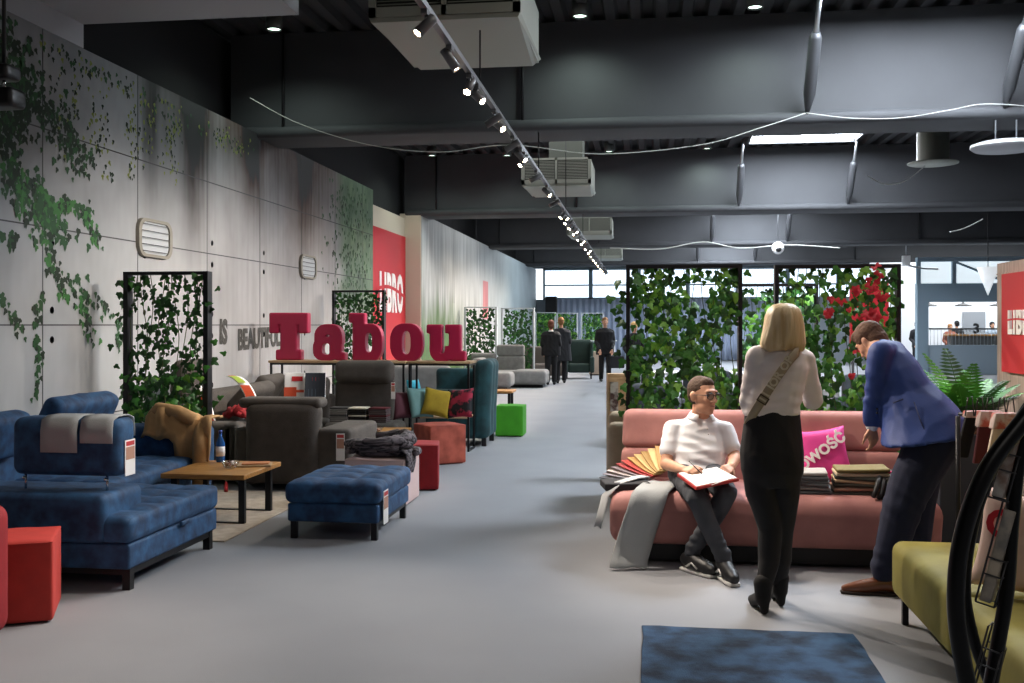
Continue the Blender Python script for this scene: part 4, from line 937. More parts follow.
# red sign seen through the right screen
p = at(850, 322, 10.5); b = B(); t = thing('hanging_sign', 'red lettered sign board behind the right ivy screen', 'sign', (p.x, p.y, 0), TH)
B().tube([(.03, 0, 0), (.03, 0, 1.3)], .015, 8).build('pole', black, t); B().tube([(.37, 0, 0), (.37, 0, 1.3)], .015, 8).build('pole', black, t); B().box(0, .40, -.02, .02, 1.3, 2.05).build('board', redboard, t)
# red leaves woven in the screen
b = B(); r3 = random.Random(5)
for (uc, vc, n, s) in ((870, 316, 16, 4), (874, 318, 8, 5), (872, 288, 7, 3), (882, 298, 4, 3), (829, 312, 7, 2), (833, 300, 3, 3), (853, 290, 3, 3), (880, 276, 6, 4), (845, 304, 3, 5), (851, 375, 2, 1)):
    for i in range(n):
        p = at(uc + r3.gauss(0, s), vc + r3.gauss(0, s), 8.15 + r3.uniform(0, .06)); a = r3.uniform(-3, 3)
        ivyleaf(b, p, (r3.uniform(-.5, .5), -1, r3.uniform(-.3, .5)), (math.sin(a), 0, -math.cos(a)), .05 * r3.uniform(.8, 1.2), 0)
o = b.build('red_leaf_garland', mat('red_leaf', 'c02434', .5), fix=False); tag(o, 'red leaves woven into the right ivy screen above the bending man', 'garland'); o['kind'] = 'stuff'

# --- showroom things behind the right screens
def simple_armchair(lab, u, d, m, rz=0, w_=.8, h=.85):
    x, y = W(u, d); t = thing('armchair', lab, 'armchair', (x, y, 0), rz)
    B().rbox(-w_ / 2 + .12, w_ / 2 - .12, -.38, .3, .12, .44, .06, n=4).build('seat', m, t); B().rbox(-w_ / 2 + .05, w_ / 2 - .05, .25, .45, .12, h, .08, n=4).build('backrest', m, t)
    for s in (-1, 1): B().rbox(min(s * w_ / 2, s * (w_ / 2 - .14)), max(s * w_ / 2, s * (w_ / 2 - .14)), -.4, .42, .12, .62, .05, n=4).build('armrest', m, t)
    legs(t, [(-w_ / 2 + .08, -.32), (w_ / 2 - .08, -.32), (-w_ / 2 + .08, .36), (w_ / 2 - .08, .36)], .13, .035)
ch = mat('charcoal_fabric', '33373d', .9); lg = mat('light_fabric', '9a9692', .9)
simple_armchair('charcoal armchair behind the left ivy screen, next to the beige rack', 652, 13.2, ch, 3.0); simple_armchair('charcoal armchair behind the seated man seen through ivy', 712, 14.6, ch, 2.9, h=.95)
simple_armchair('light grey armchair behind the right ivy screen', 805, 14.0, lg, 3.3); simple_armchair('charcoal armchair behind the bending man seen through ivy', 862, 13.5, ch, 3.2, h=.95)
x, y = W(715, 17.5); t = thing('table', 'long white table behind the left ivy screen', 'table', (x, y, 0)); B().rbox(-1.4, 1.4, -.4, .4, .74, .78, .01, n=1).build('tabletop', white, t)
for sx in (-1, 1): B().box(sx * 1.25 - .03, sx * 1.25 + .03, -.35, .35, 0, .74).build('leg', black, t)
x, y = W(690, 16.8)
t = thing('flower_vase', 'vase of orange flowers on the long white table behind the seated man', 'vase', (x + .05, y + .4, .781)); B().lathe([(.05, 0), (.07, .1), (.04, .2), (.05, .22)], n=12).build('vase', mat('vase_white', 'c8c8c8', .3), t)
b = B()
for i in range(26): a = i * 2.4; b.ball((.12 * math.cos(a) * r3.random(), .12 * math.sin(a) * r3.random(), .22 + .22 * r3.random()), .04, n=6)
b.build('blooms', mat('orange_flower', 'e07a28', .6), t)['kind'] = 'stuff'

# ------------------------------------------------------------------ brochure stand in the right foreground
tm = mat('black_tube', '08080a', .3, .2)
t = thing('brochure_stand', 'black curved-tube brochure stand at the right edge in the foreground', 'brochure stand', (0, 0, 0))
def arc(pts, r=.018, name='curved_tube'):
    P = [at(u, v, d) for u, v, d in pts]; Q = []
    for i in range(len(P) - 1):
        p0 = P[max(i - 1, 0)]; p3 = P[min(i + 2, len(P) - 1)]
        for k in range(6):
            q = k / 6; Q.append(.5 * ((2 * P[i]) + (P[i + 1] - p0) * q + (2 * p0 - 5 * P[i] + 4 * P[i + 1] - p3) * q * q + (3 * P[i] - 3 * P[i + 1] + p3 - p0) * q ** 3))
    Q.append(P[-1]); B().tube(Q, r, 12).build(name, tm, t)
arc([(1062, 372, 2.3), (1024, 420, 2.3), (987, 470, 2.3), (964, 530, 2.3), (956, 590, 2.3), (960, 645, 2.3), (976, 715, 2.3), (1010, 800, 2.3), (1060, 880, 2.3), (1110, 990, 2.3)], .02)
arc([(1055, 372, 2.5), (1026, 410, 2.5), (992, 468, 2.5), (972, 530, 2.5), (965, 590, 2.5), (974, 640, 2.5), (990, 685, 2.5), (1020, 760, 2.5), (1050, 840, 2.5), (1090, 930, 2.5)], .014)
arc([(1046, 372, 2.4), (1022, 440, 2.4), (1012, 520, 2.4), (1007, 590, 2.4), (997, 650, 2.4), (986, 715, 2.4), (975, 830, 2.4), (970, 960, 2.4)], .017)
B().tube([at(1046, 372, 2.4), at(1090, 360, 2.4), at(1120, 380, 2.4)], .017, 10).build('cross_tube', tm, t)
B().tube([at(970, 960, 2.4), at(1110, 960, 2.4)], .017, 10).build('foot_tube', tm, t)
FWV = Vector((-ST, CT, 0))
wirem = mat('wire_grey', '4a4a4c', .4, .5)
prints = [mat('brochure_a', 'c9c4bd', .4, var=1, col2='8b6a5a', vs=14, contrast=.3), mat('brochure_b', '7d7a76', .4, var=1, col2='c3b6a4', vs=10, contrast=.3), mat('brochure_c', 'a8453c', .4, var=1, col2='d4c8bc', vs=12, contrast=.3)]
for i, (u, v, h, lab) in enumerate(((1004, 468, .15, 'upper'), (996, 555, .23, 'middle'), (986, 662, .14, 'lower'))):
    p = at(u, v, 2.42); q = p.copy()
    m = Matrix.Translation(p) @ Matrix.Rotation(.27, 4, FWV) @ Matrix.Rotation(TH + 1.0, 4, 'Z')
    k = B(); 
    for z in (-h / 2, -h / 2 + .07, -h / 2 + .11):
        k.tube([m @ Vector((a, b_, z)) for a, b_ in ((-.055, .012), (-.055, -.03), (.055, -.03), (.055, .012))], .0022, 5)
    for a in (-.055, 0, .055): k.tube([m @ Vector((a, -.03, -h / 2)), m @ Vector((a, -.03, -h / 2 + .11))], .0022, 5)
    k.tube([m @ Vector((-.05, .012, -h / 2)), m @ Vector((-.05, .012, h / 2 + .02)), m @ Vector((.05, .012, h / 2 + .02)), m @ Vector((.05, .012, -h / 2))], .0025, 5)
    hd = k.build('wire_pocket', wirem, t)
    if i < 2:
        b = B(); b.rbox(-.05, .05, -.02, .006, -h / 2 + .005, h / 2, .003, n=1, k=1, mtx=m); single('brochure', b, prints[i], '%s glossy brochure in the wire pocket of the black brochure stand' % lab, 'brochure')
# fabric samples on wire hangers at the top of the planter / stand
x, y = W(978, 5.9)
t = thing('hanger_rail', 'wire hanger rail holding fabric samples behind the brochure stand', 'hanger rail', (0, 0, 0))
k = B()
pp = [at(1012, 418, 5.6), at(958, 414, 5.7)]
k.tube([pp[0], pp[1]], .01, 8)
for u in (965, 975, 985, 997, 1006):
    k.tube([at(u, 416, 5.62), at(u + 3, 398, 5.62), at(u + 7, 397, 5.62), at(u + 9, 416, 5.62)], .004, 5)
k.build('wire', wirem, t)
for u in (958, 1012): q = at(u, 416, 5.65); B().tube([(q.x, q.y, 0), q], .014, 8).build('post', black, t)
mr = mat('maroon_sample', '4a1018', .85); 
def hang(u0, u1, v0, v1, v2, d, m, lab, tilt=0):
    a = at(u0, v0, d); c = at(u1, v0, d); w_ = (c - a).length; h1 = (v1 - v0) * d / 1000; h2 = (v2 - v0) * d / 1000; b = B()
    b.rbox(0, w_, 0, .03, -h2, -h1, .01, n=3, k=2, mi=0, fn=lambda x, y, z: (x + tilt * z, y + .01 * math.sin(x * 60), z)); b.rbox(-.01, w_ + .01, -.012, .042, -h1 - .01, 0, .006, n=1, k=1, mi=1, fn=lambda x, y, z: (x + tilt * z, y, z))
    o = b.build('fabric_sample', [m, mat('sample_header', 'c9b4ac', .6, var=1, col2='b05040', vs=12, contrast=.2)]); o.location = a; o.rotation_euler = (0, 0, TH); tag(o, lab, 'fabric sample')
hang(982, 1000, 411, 425, 464, 5.5, mr, 'maroon fabric sample with printed header on the hanger rail', .15)
hang(997, 1016, 413, 427, 470, 5.35, mat('cream_sample', 'cdbba4', .85), 'cream fabric sample with printed header on the hanger rail', .2)
hang(968, 980, 411, 416, 458, 5.65, mat('black_sample', '141214', .85), 'black fabric sample at the left end of the hanger rail', .25)

# ------------------------------------------------------------------ ceiling things
hvm = mat('hvac_cream_grey', '8d9086', .5, .1); slat = mat('hvac_slat', '2a2b28', .5)
y0 = 7.95
for i in range(4):
    yy = W(440, 7.95)[1] + 9.7 * i + .1
    t = thing('ceiling_heater', ('grey ceiling heater box with louvred front, nearest of the row', 'grey ceiling heater box, second of the row from the camera', 'grey ceiling heater box, third of the row', 'grey ceiling heater box, farthest of the row')[i], 'air heater', (-1.64, yy, 4.05), group='ceiling heaters')
    b = B(); b.box(-.60, .60, 0, 1.48, .02, .50); b.add([(-.60, -.02, .0), (.60, -.02, 0), (.54, 1.5, 0), (-.54, 1.5, 0)] + [(-.62, -.02, .04), (.62, -.02, .04), (.62, 1.5, .06), (-.62, 1.5, .06)], [(0, 1, 2, 3), (4, 5, 6, 7), (0, 1, 5, 4), (1, 2, 6, 5), (2, 3, 7, 6), (3, 0, 4, 7)]); b.box(-.62, -.56, -.03, 0, .04, .5); b.box(.56, .62, -.03, 0, .04, .5); b.box(-.62, .62, -.03, 0, .46, .5); b.box(-.02, .02, -.03, 0, .04, .5); b.box(-.62, .62, -.03, 0, .04, .12)
    b.build('housing', hvm, t)
    g = B()
    for s in (-1, 1):
        for k in range(12):
            z = .135 + k * .027; xa, xb = (-.55, -.03) if s < 0 else (.03, .55); g.add([(xa, -.025, z), (xb, -.025, z), (xb, -.004, z + .018), (xa, -.004, z + .018)], [(0, 1, 2, 3)])
    B().box(-.56, .56, -.004, -.001, .12, .46).build('grille_backing', slat, t); g.build('louvre', hvm, t)
    d_ = B(); d_.box(-.15, .45, .2, .8, .5, 1.4); d_.build('duct', mat('duct_dark', '4a4f48', .6), t)
# light track and its spotlights
A0 = at(392, -41, 5.4); A1 = at(607, 272, 37.5)
trk = thing('light_track', 'long grey lighting track running down the hall under the ceiling', 'light track', (0, 0, 0))
dv = (A1 - A0).normalized(); sdv = dv.cross(Vector((0, 0, 1))).normalized(); upv = sdv.cross(dv)
b = B(); w_ = .022; b.add([A0 + sdv * a * w_ + upv * c * .02 for a, c in ((-1, -1), (1, -1), (1, 1), (-1, 1))] + [A1 + sdv * a * w_ + upv * c * .02 for a, c in ((-1, -1), (1, -1), (1, 1), (-1, 1))], [(0, 1, 2, 3), (4, 5, 6, 7), (0, 1, 5, 4), (1, 2, 6, 5), (2, 3, 7, 6), (3, 0, 4, 7)])
b.build('rail', mat('track_grey', '77777a', .4, .4), trk)
for y in (12.9, 22.5, 32.2, 8.2, 17.5):
    q = A0.lerp(A1, (y - A0.y) / (A1.y - A0.y)); B().tube([q, (q.x, q.y, 4.1 if y in (12.9, 22.5, 32.2) else 5.5)], .008, 6).build('drop_rod', black, trk)
headm = mat('spotlight_grey', '6a6a6c', .35, .3); lampm = mat('spotlight_lens', 'ffe2bd', .4, emit=70)
ys = [6.1, 6.9, 7.7, 8.05, 9.0, 9.25, 10.3, 11.0, 11.3, 12.6, 14.0, 15.3, 16.9, 17.2, 17.9, 18.9, 19.7, 20.5, 21.4, 22.6, 23.6, 24.8, 26, 27.4, 28.8, 30.2, 31.8, 33.4, 35, 36.6, 18.4, 20.1, 22.0, 24.2, 25.4, 26.7, 28.1, 29.5, 31.0, 32.6, 34.2, 35.8]; ys.sort()
for i, y in enumerate(ys):
    q = A0.lerp(A1, (y - A0.y) / (A1.y - A0.y)) - Vector((0, 0, .02)); s = 1 if i in (1, 3, 5, 7, 10, 13, 17, 21, 25) else -1
    aim = Vector(((-5.2 if i % 2 else -3.6) if s < 0 else 1.6, y - (.6 if s < 0 and i % 2 else 2.2), 1.5 if (s < 0 and i % 2) else .5))
    if i in (1, 3, 5): aim = Vector(((.5, 7.0, .7), (1.2, 6.2, 1.0), (1.6, 6.6, .8))[(i - 1) // 2])
    if i in (2,): aim = Vector((-2.0, y - 3.0, .4))
    if i in (4, 6): aim = Vector((-5.2, y + .3, 1.4))
    dr = (aim - q).normalized(); piv = q - Vector((0, 0, .09)); m = Matrix.Translation(piv) @ dr.to_track_quat('-Z', 'Y').to_matrix().to_4x4()
    t = thing('track_spotlight', 'grey cylindrical track spotlight, %s on the long track' % ('nearest the camera' if i == 0 else 'number %d from the camera' % (i + 1)), 'spotlight', q, group='track spotlights')
    off = Matrix.Translation(-q)
    b = B(); b.box(q.x - .02, q.x + .02, q.y - .05, q.y + .05, q.z - .03, q.z); b.tube([q, piv], .008, 6); b.v = [tuple(off @ Vector(v)) for v in b.v]; b.build('adapter', headm, t)
    b = B(); b.lathe([(0, .08), (.032, .08), (.034, .07), (.034, -.09), (.03, -.09), (.028, -.075)], n=14, mtx=off @ m); b.build('lamp_head', headm, t)
    b = B(); b.lathe([(.029, -.078), (0, -.078)], n=14, mtx=off @ m); b.build('lens', lampm, t)
    spot('spotlight_beam', q + (m.to_3x3() @ Vector((0, 0, -.1))) + (piv - q), aim, 400 if s < 0 else 470, 66, .9, (1, .87, .74), .03)
# downlights under the deck
dlm = mat('downlight_glow', 'd4f2e0', .4, emit=6)
for u, v, dd_, lab in ((274, 30, 12.3, 'at the left over the printed wall'), (580, 17, 12.2, 'right of the nearest heater box'), (755, 8, 11.9, 'near the nearest knee strut'), (432, 156, 21.6, 'left behind the nearest beam'), (507, 156, 21.6, 'beside the second heater box'), (609, 152, 21.6, 'right of the second heater box'), (707, 149, 21.6, 'left of the bright skylight'), (944, 350 - 213, 21.6, 'at the right behind the nearest beam')):
    if u == 944: continue
    p = at(u, v, dd_); t = thing('downlight', 'round ceiling downlight with greenish glow ' + lab, 'ceiling light', p, group='ceiling downlights')
    B().lathe([(.0, .20), (.10, .20), (.10, .0), (.085, 0), (.085, .02)], n=20).build('can', mat('downlight_can', '4d504e', .5), t); B().lathe([(.085, .02), (0, .015)], n=20).build('diffuser', dlm, t)
    B().tube([(0, 0, .2), (0, 0, DECK - p.z + .05)], .01, 6).build('rod', black, t)
    spot('downlight_beam', p - Vector((0, 0, .02)), p - Vector((0, 0, 3)), 90, 150, .8, (.82, 1, .9), .08)
# dome camera, pipe, disc lamp, cables
p = at(778, 248, 30.5); t = thing('security_camera', 'white dome security camera hanging under the beam above the standing woman', 'camera', p)
B().ball((0, 0, 0), .19, .19, .19, 16).build('dome', paper, t); B().ball((0, -.15, -.05), .09, .06, .09, 12).build('lens', blackplastic, t); B().tube([(0, 0, .1), (0, 0, DECK - p.z)], .012, 8).build('stem', strutm, t)
p = at(933, 164, 15); t = thing('duct_outlet', 'grey round duct outlet hanging behind the nearest beam at the right', 'duct', p)
B().lathe([(.0, 0), (.36, 0), (.36, .02), (.23, .04), (.23, DECK - p.z)], n=28).build('pipe', hvm, t)
p = at(1006, 150, 12.2); t = thing('disc_lamp', 'large flat grey disc lamp at the upper right edge', 'ceiling light', p)
B().lathe([(0, 0), (.36, 0), (.40, .03), (.40, .07), (.33, .09), (0, .11)], n=36).build('disc', mat('disc_grey', '8f9093', .5), t); B().lathe([(.395, .03), (.405, .035), (.405, .05), (.395, .055)], n=36).build('rim', white, t)
B().tube([(-.12, 0, .1), (-.12, 0, DECK - p.z)], .01, 6).build('rod', steel, t); B().tube([(.12, 0, .1), (.12, 0, DECK - p.z)], .01, 6).build('rod', steel, t)
cab = mat('white_cable', 'a2a29c', .5)
def cable(lab, pts, r=.0055, group='hanging cables'):
    P = [at(*q) for q in pts]; Q = []
    for i in range(len(P) - 1):
        p0 = P[max(i - 1, 0)]; p3 = P[min(i + 2, len(P) - 1)]
        for k in range(8):
            q = k / 8; Q.append(.5 * ((2 * P[i]) + (P[i + 1] - p0) * q + (2 * p0 - 5 * P[i] + 4 * P[i + 1] - p3) * q * q + (3 * P[i] - 3 * P[i + 1] + p3 - p0) * q ** 3))
    Q.append(P[-1]); single('cable', B().tube(Q, r, 6), cab, lab, 'cable', group=group)
cable('white cable sagging along the nearest beam from the left wall to the first knee strut', [(250, 98, 12.6), (300, 124, 12.4), (370, 145, 12.3), (440, 152, 12.2), (510, 145, 12.2), (600, 154, 12.2), (700, 145, 12.1), (760, 128, 12.1), (806, 113, 12.15)])
cable('white cable swagged between the two nearest knee struts', [(806, 113, 12.15), (850, 118, 12.0), (900, 118, 12.0), (950, 110, 11.9), (985, 104, 11.85), (1040, 107, 11.8)])
cable('thin white double cable sagging below the second beam', [(610, 248, 21), (660, 249, 21), (703, 242, 21), (740, 248, 21), (790, 245, 21), (840, 248, 21)], .012)
cable('looped white cable hanging near the duct outlet', [(868, 176, 15), (885, 184, 15), (905, 181, 15), (925, 166, 15)], .009)
cable('short bright cable hanging below the third beam at the right', [(950, 232, 20), (965, 228, 20), (983, 219, 20)], .012)
p = at(906, 262, 31.5); t = thing('junction_box', 'small white junction box under the far beams at the right', 'box', p); B().rbox(-.12, .12, -.06, .06, -.12, .2, .01, n=1).build('housing', white, t); B().tube([(0, 0, .2), (0, 0, DECK - p.z)], .012, 6).build('conduit', steel, t)
B().tube([(0, 0, -.1), (.5, .1, -.2), (1.0, .1, -.22)], .03, 8).build('cable', steel, t)
p = at(988, 296, 25); t = thing('pendant_lamp', 'white inverted cone pendant lamp at the right in front of the gallery fascia', 'lamp', p); B().lathe([(0.0, 0), (.26, .72), (0, .73)], n=24).build('lamp_shade', mat('cone_white', 'eef4f8', .4, emit=.8), t); B().tube([(0, 0, .7), (0, 0, DECK - p.z)], .01, 6).build('cord', black, t)
# bulkhead lamps on the mural
for (u, v, w_, h, lab) in ((153, 239, .36, .40, 'large rounded caged bulkhead lamp on the printed concrete wall'), (307, 267, .30, .36, 'smaller caged bulkhead lamp on the printed wall above the lettering')):
    y, z = wallpt(u, v); t = thing('wall_lamp', lab, 'wall lamp', (LW, y, z)); a, c = w_ * (1.0 if u < 200 else 1.2), h / 2
    def rr(a_, c_, q): return [(sx * (a_ - q) + q * math.cos(g), sz * (c_ - q) + q * math.sin(g)) for sx, sz, g0 in ((1, 1, 0), (-1, 1, 90), (-1, -1, 180), (1, -1, 270)) for g in [R(g0 + 15 * k) for k in range(7)]]
    fr = B(); o1 = rr(a, c, .13); i1 = rr(a * .84, c * .84, .10); n = len(o1)
    fr.add([(h_, y_, z_) for h_ in (0, .04) for y_, z_ in o1] + [(h_, y_, z_) for h_ in (0, .04) for y_, z_ in i1], [(i, (i + 1) % n, n + (i + 1) % n, n + i) for i in range(n)] + [(2 * n + i, 3 * n + i, 3 * n + (i + 1) % n, 2 * n + (i + 1) % n) for i in range(n)] + [(n + i, n + (i + 1) % n, 3 * n + (i + 1) % n, 3 * n + i) for i in range(n)])
    fr.build('frame', mat('lamp_frame', '8a857a', .6), t)
    B().prism(rr(a * .84, c * .84, .10), .0, .022, 'yz').build('diffuser', mat('lamp_diffuser', 'b8bcc0', .4), t)
    b = B()
    for k in range(5): q = -c * .7 + c * .35 * k; b.tube([(.03, -a * .85, q), (.05, -a * .7, q), (.05, a * .7, q), (.03, a * .85, q)], .004, 6)
    b.build('cage', wirem, t)
# black spotlight at far left edge
p = at(4, 92, 6.0); t = thing('wall_speaker', 'black twin speaker bracket at the upper left edge', 'speaker', p); B().rbox(-.12, .1, -.08, .08, -.1, .02, .03, n=3).build('body', blackplastic, t); B().rbox(-.12, .07, -.08, .08, .07, .16, .03, n=3).build('body', blackplastic, t); B().tube([(0, 0, 0), (0, 0, .1)], .01, 6).build('stem', chrome, t); B().tube([(0, 0, .1), (0, 0, 1.4)], .012, 6).build('rod', black, t)
# ------------------------------------------------------------------ people
class Body:
    """joints are world points; everything is stored relative to the root"""
    def __init__(s, root): s.root = root; s.o = Vector(root.location)
    def L(s, p): return Vector(p) - s.o
    def cap(s, b, p, q, r1, r2, n=14):
        p, q = s.L(p), s.L(q); b.tube([p, q], [r1, r2], n); b.ball(p, r1, n=n); b.ball(q, r2, n=n)
    def chain(s, b, pts, n=14):
        for (p, r1), (q, r2) in zip(pts, pts[1:]): s.cap(b, p, q, r1, r2, n)
    def loft(s, b, rings, n=20):
        """rings: (centre, right vector with half width, front vector with half depth)"""
        vs = []
        for c, rv, fv in rings:
            c = s.L(c); rv = Vector(rv); fv = Vector(fv)
            for k in range(n):
                a = 2 * math.pi * k / n; ca, sa = math.cos(a), math.sin(a); vs.append(c + rv * math.copysign(abs(ca) ** .85, ca) + fv * math.copysign(abs(sa) ** .85, sa))
        m = len(rings); fs = [(i * n + k, i * n + (k + 1) % n, (i + 1) * n + (k + 1) % n, (i + 1) * n + k) for i in range(m - 1) for k in range(n)]
        fs += [tuple(reversed(range(n))), tuple(range((m - 1) * n, m * n))]; b.add(vs, fs, 0, True)
    def hand(s, b, wrist, dr, nrm, thumb, curl=.6, ln=.185, k=1.0):
        """palm with four unequal fingers and a thumb leaving its side; nrm = back of the hand"""
        wrist = Vector(wrist); dr = Vector(dr).normalized(); nrm = Vector(nrm); nrm = (nrm - dr * nrm.dot(dr)).normalized(); sd = dr.cross(nrm); sd = sd if sd.dot(Vector(thumb)) > 0 else -sd
        pl_ = ln * .5
        for q in (-1, -.35, .35, 1): s.cap(b, wrist + dr * .015 + sd * .016 * q, wrist + dr * pl_ + sd * .030 * q, .016, .0135, 8)
        for i, (off, fl) in enumerate(((.031, .40), (.011, .45), (-.010, .42), (-.030, .33))):
            p = wrist + dr * pl_ + sd * off; d = dr.copy(); L_ = ln * fl; r = .0092 * k
            cu = curl * (.85 + .12 * i)
            for j, f in enumerate((.45, .3, .25)):
                ang = cu * (1.0 if j else .7); c_, s_ = math.cos(ang), math.sin(ang)
                nx = -nrm; d = (d * c_ + (nx - d * nx.dot(d)).normalized() * s_).normalized()
                q = p + d * L_ * f; s.cap(b, p, q, r, r * .92, 8); p = q; r *= .93
        p = wrist + dr * .03 + sd * .026; d = (dr * .7 + sd * .75 - nrm * .3).normalized(); q = p + d * .042; s.cap(b, p, q, .0145, .0115, 8)
        d2 = (dr * .95 + sd * .15 - nrm * .35).normalized(); t = q + d2 * .034; s.cap(b, q, t, .0112, .010, 8); s.cap(b, t, t + (dr * .8 - nrm * .6).normalized() * .024, .010, .0085, 8)
    def head(s, b, c, up, fwd, k=1.0):
        """c = centre of the skull; up and fwd unit vectors; returns a local frame"""
        up = Vector(up).normalized(); fwd = Vector(fwd); fwd = (fwd - up * up.dot(fwd)).normalized(); rt = fwd.cross(up)
        F = Matrix((rt, fwd, up)).transposed().to_4x4(); F.translation = s.L(c)
        P = lambda x, y, z: F @ Vector((x * k, y * k, z * k)); R3 = F.to_3x3().to_4x4()
        def E(x, y, z, a, c_, d, rot=None): b.ball(P(x, y, z), a * k, c_ * k, d * k, 16, mtx=R3 @ rot if rot else R3)
        E(0, -.012, .03, .076, .094, .088); E(0, .02, .0, .068, .075, .085)
        E(0, .038, -.06, .052, .052, .055); E(0, .062, -.092, .028, .026, .024); E(-.03, .02, -.07, .034, .05, .038); E(.03, .02, -.07, .034, .05, .038)
        E(0, .078, .035, .05, .018, .014); E(-.036, .066, -.02, .022, .02, .02); E(.036, .066, -.02, .022, .02, .02)
        for q in range(5): t = q / 4; E(0, .086 + .024 * t, .022 - .048 * t, .0085 + .004 * t, .011, .012)
        E(-.012, .098, -.028, .009, .010, .008); E(.012, .098, -.028, .009, .010, .008)
        E(0, .086, -.053, .024, .011, .0055); E(0, .084, -.064, .021, .011, .006)
        for sx in (-1, 1): E(sx * .077, -.008, -.005, .010, .022, .033, Matrix.Rotation(sx * .25, 4, 'Z')); E(sx * .083, -.014, .006, .009, .018, .022)
        return P, R3
    def face(s, P, R3, par, k=1.0, iris='3a2a1c'):
        ew = mat('eye_white', 'dcd8d4', .25); ir = mat('iris_' + iris, iris, .2)
        for sx in (-1, 1):
            b = B(); b.ball(P(sx * .031, .072, .008), .013 * k, .013 * k, .0085 * k, 12, mtx=R3); e = b.build('eye', ew, par)
            b = B(); b.ball(P(sx * .031, .0835, .008), .0055 * k, .003 * k, .0055 * k, 10, mtx=R3); b.build('iris', ir, e)
            b = B(); b.tube([P(sx * .048, .080, .026), P(sx * .034, .092, .031), P(sx * .014, .093, .027)], [.002, .0035, .003], 6); b.build('eyebrow', mat('brow', '3c2c20', .8), par)
        b = B(); b.tube([P(-.022, .0905, -.058), P(-.010, .0965, -.057), P(0, .098, -.0585), P(.010, .0965, -.057), P(.022, .0905, -.058)], [.001, .0028, .003, .0028, .001], 6); b.build('mouth', mat('lip', 'a2604f', .6), par)
skin = mat('skin', 'cf9a7c', .55, var=.1, vs=14); skin2 = mat('skin_fair', 'd8a98c', .55)
V = Vector
def J(u, v, d): return at(u, v, d)
RT = V((CT, ST, 0)); FW = V((-ST, CT, 0)); UP = V((0, 0, 1))       # the picture's right, away, and up

# ---------- standing woman
D0 = 5.62
root = thing('person', 'woman seen from behind in white blouse and black trousers, patterned bag strap across her back', 'person', (J(771, 325, D0).x, J(771, 325, D0).y, 0))
P_ = Body(root)
hipc = J(773, 468, D0); shl, shr = J(757, 357, D0 - .02), J(804, 360, D0 + .02); elL, elR = J(749, 403, D0 + .02), J(813, 400, D0 + .08)
wrL, wrR = J(768, 396, D0 + .25), J(800, 384, D0 + .25)
hipL, hipR = J(758, 462, D0), J(788, 462, D0); knL, knR = J(770, 528, D0 + .0), J(781, 526, D0 + .06); anL, anR = J(763, 594, D0 - .08), J(780, 588, D0 + .08)
hc = J(783, 325, D0)
b = B()
P_.loft(b, [(J(772, 480, D0), RT * .15, FW * .10), (J(772, 455, D0), RT * .155, FW * .115), (J(772, 415, D0), RT * .125, FW * .09), (J(775, 390, D0), RT * .135, FW * .095), (J(779, 365, D0), RT * .16, FW * .10), (J(781, 350, D0), RT * .12, FW * .07), (J(782, 345, D0), RT * .05, FW * .05)])
P_.cap(b, J(782, 352, D0), J(783, 335, D0), .052, .05)
for sh, el, wr, sg in ((shl, elL, wrL, -1), (shr, elR, wrR, 1)):
    P_.chain(b, [(sh, .042), (el, .034), (wr, .024)])
P_.hand(b, wrL, (RT * .8 + UP * .3), FW, UP, .5); P_.hand(b, wrR, (-RT * .9 + UP * .2), FW, UP, .5)
for h, k_, a in ((hipL, knL, anL), (hipR, knR, anR)): P_.chain(b, [(h, .07), (k_, .048), (a, .034)])
P_.head(b, hc, UP * 1 + FW * .12, FW * 1 + RT * .35, .93)
body = remesh(b, 'body', skin2, root, .008, 4)
# blouse
blouse = mat('white_blouse', 'eee4e2', .7, bump=.05)
b = B()
P_.loft(b, [(J(771, 416, D0), RT * .152, FW * .105), (J(772, 405, D0), RT * .156, FW * .112), (J(775, 388, D0), RT * .158, FW * .11), (J(779, 368, D0), RT * .162, FW * .112), (J(780, 356, D0), RT * .15, FW * .095), (J(781, 350, D0), RT * .11, FW * .075), (J(782, 345, D0), RT * .065, FW * .06)])
P_.chain(b, [(J(763, 353, D0), .05), (shl, .062), (elL, .054), (J(760, 400, D0 + .16), .046), (wrL, .037)]); P_.chain(b, [(J(798, 354, D0), .05), (shr, .062), (elR, .056), (J(808, 392, D0 + .17), .046), (wrR, .037)])
remesh(b, 'blouse', blouse, root, .0085, 7, .004, (.5, .5, 1.4), 13, [(P_.L(J(764, 405, D0)), .14, .005, 95, (.2, 0, 1)), (P_.L(J(788, 405, D0)), .12, .005, 100, (-.25, 0, 1)), (P_.L(J(785, 375, D0)), .12, .003, 80, (-.3, 0, 1))])
# trousers
tro = mat('black_trousers', '141315', .75, bump=.1, bs=90)
b = B()
P_.loft(b, [(J(772, 409, D0), RT * .150, FW * .105), (J(772, 414, D0), RT * .152, FW * .107), (J(772, 432, D0), RT * .165, FW * .118), (J(772, 452, D0), RT * .176, FW * .132), (J(772, 470, D0), RT * .172, FW * .13), (J(772, 485, D0), RT * .14, FW * .10)])
P_.chain(b, [(J(757, 463, D0 - .01), .088), (J(761, 490, D0), .088), (J(770, 528, D0), .066), (J(769, 560, D0 - .03), .058), (J(765, 583, D0 - .07), .046)]); P_.chain(b, [(J(786, 463, D0), .090), (J(784, 490, D0), .087), (J(783, 528, D0 + .05), .062), (J(781, 560, D0 + .06), .056), (J(779, 580, D0 + .08), .046)])
P_.chain(b, [(J(760, 458, D0 - .055), .075), (J(760, 470, D0 - .04), .075)]); P_.chain(b, [(J(785, 458, D0 - .055), .075), (J(785, 470, D0 - .04), .075)])
remesh(b, 'trousers', tro, root, .009, 6, .004, (1, 1, .5), 9)
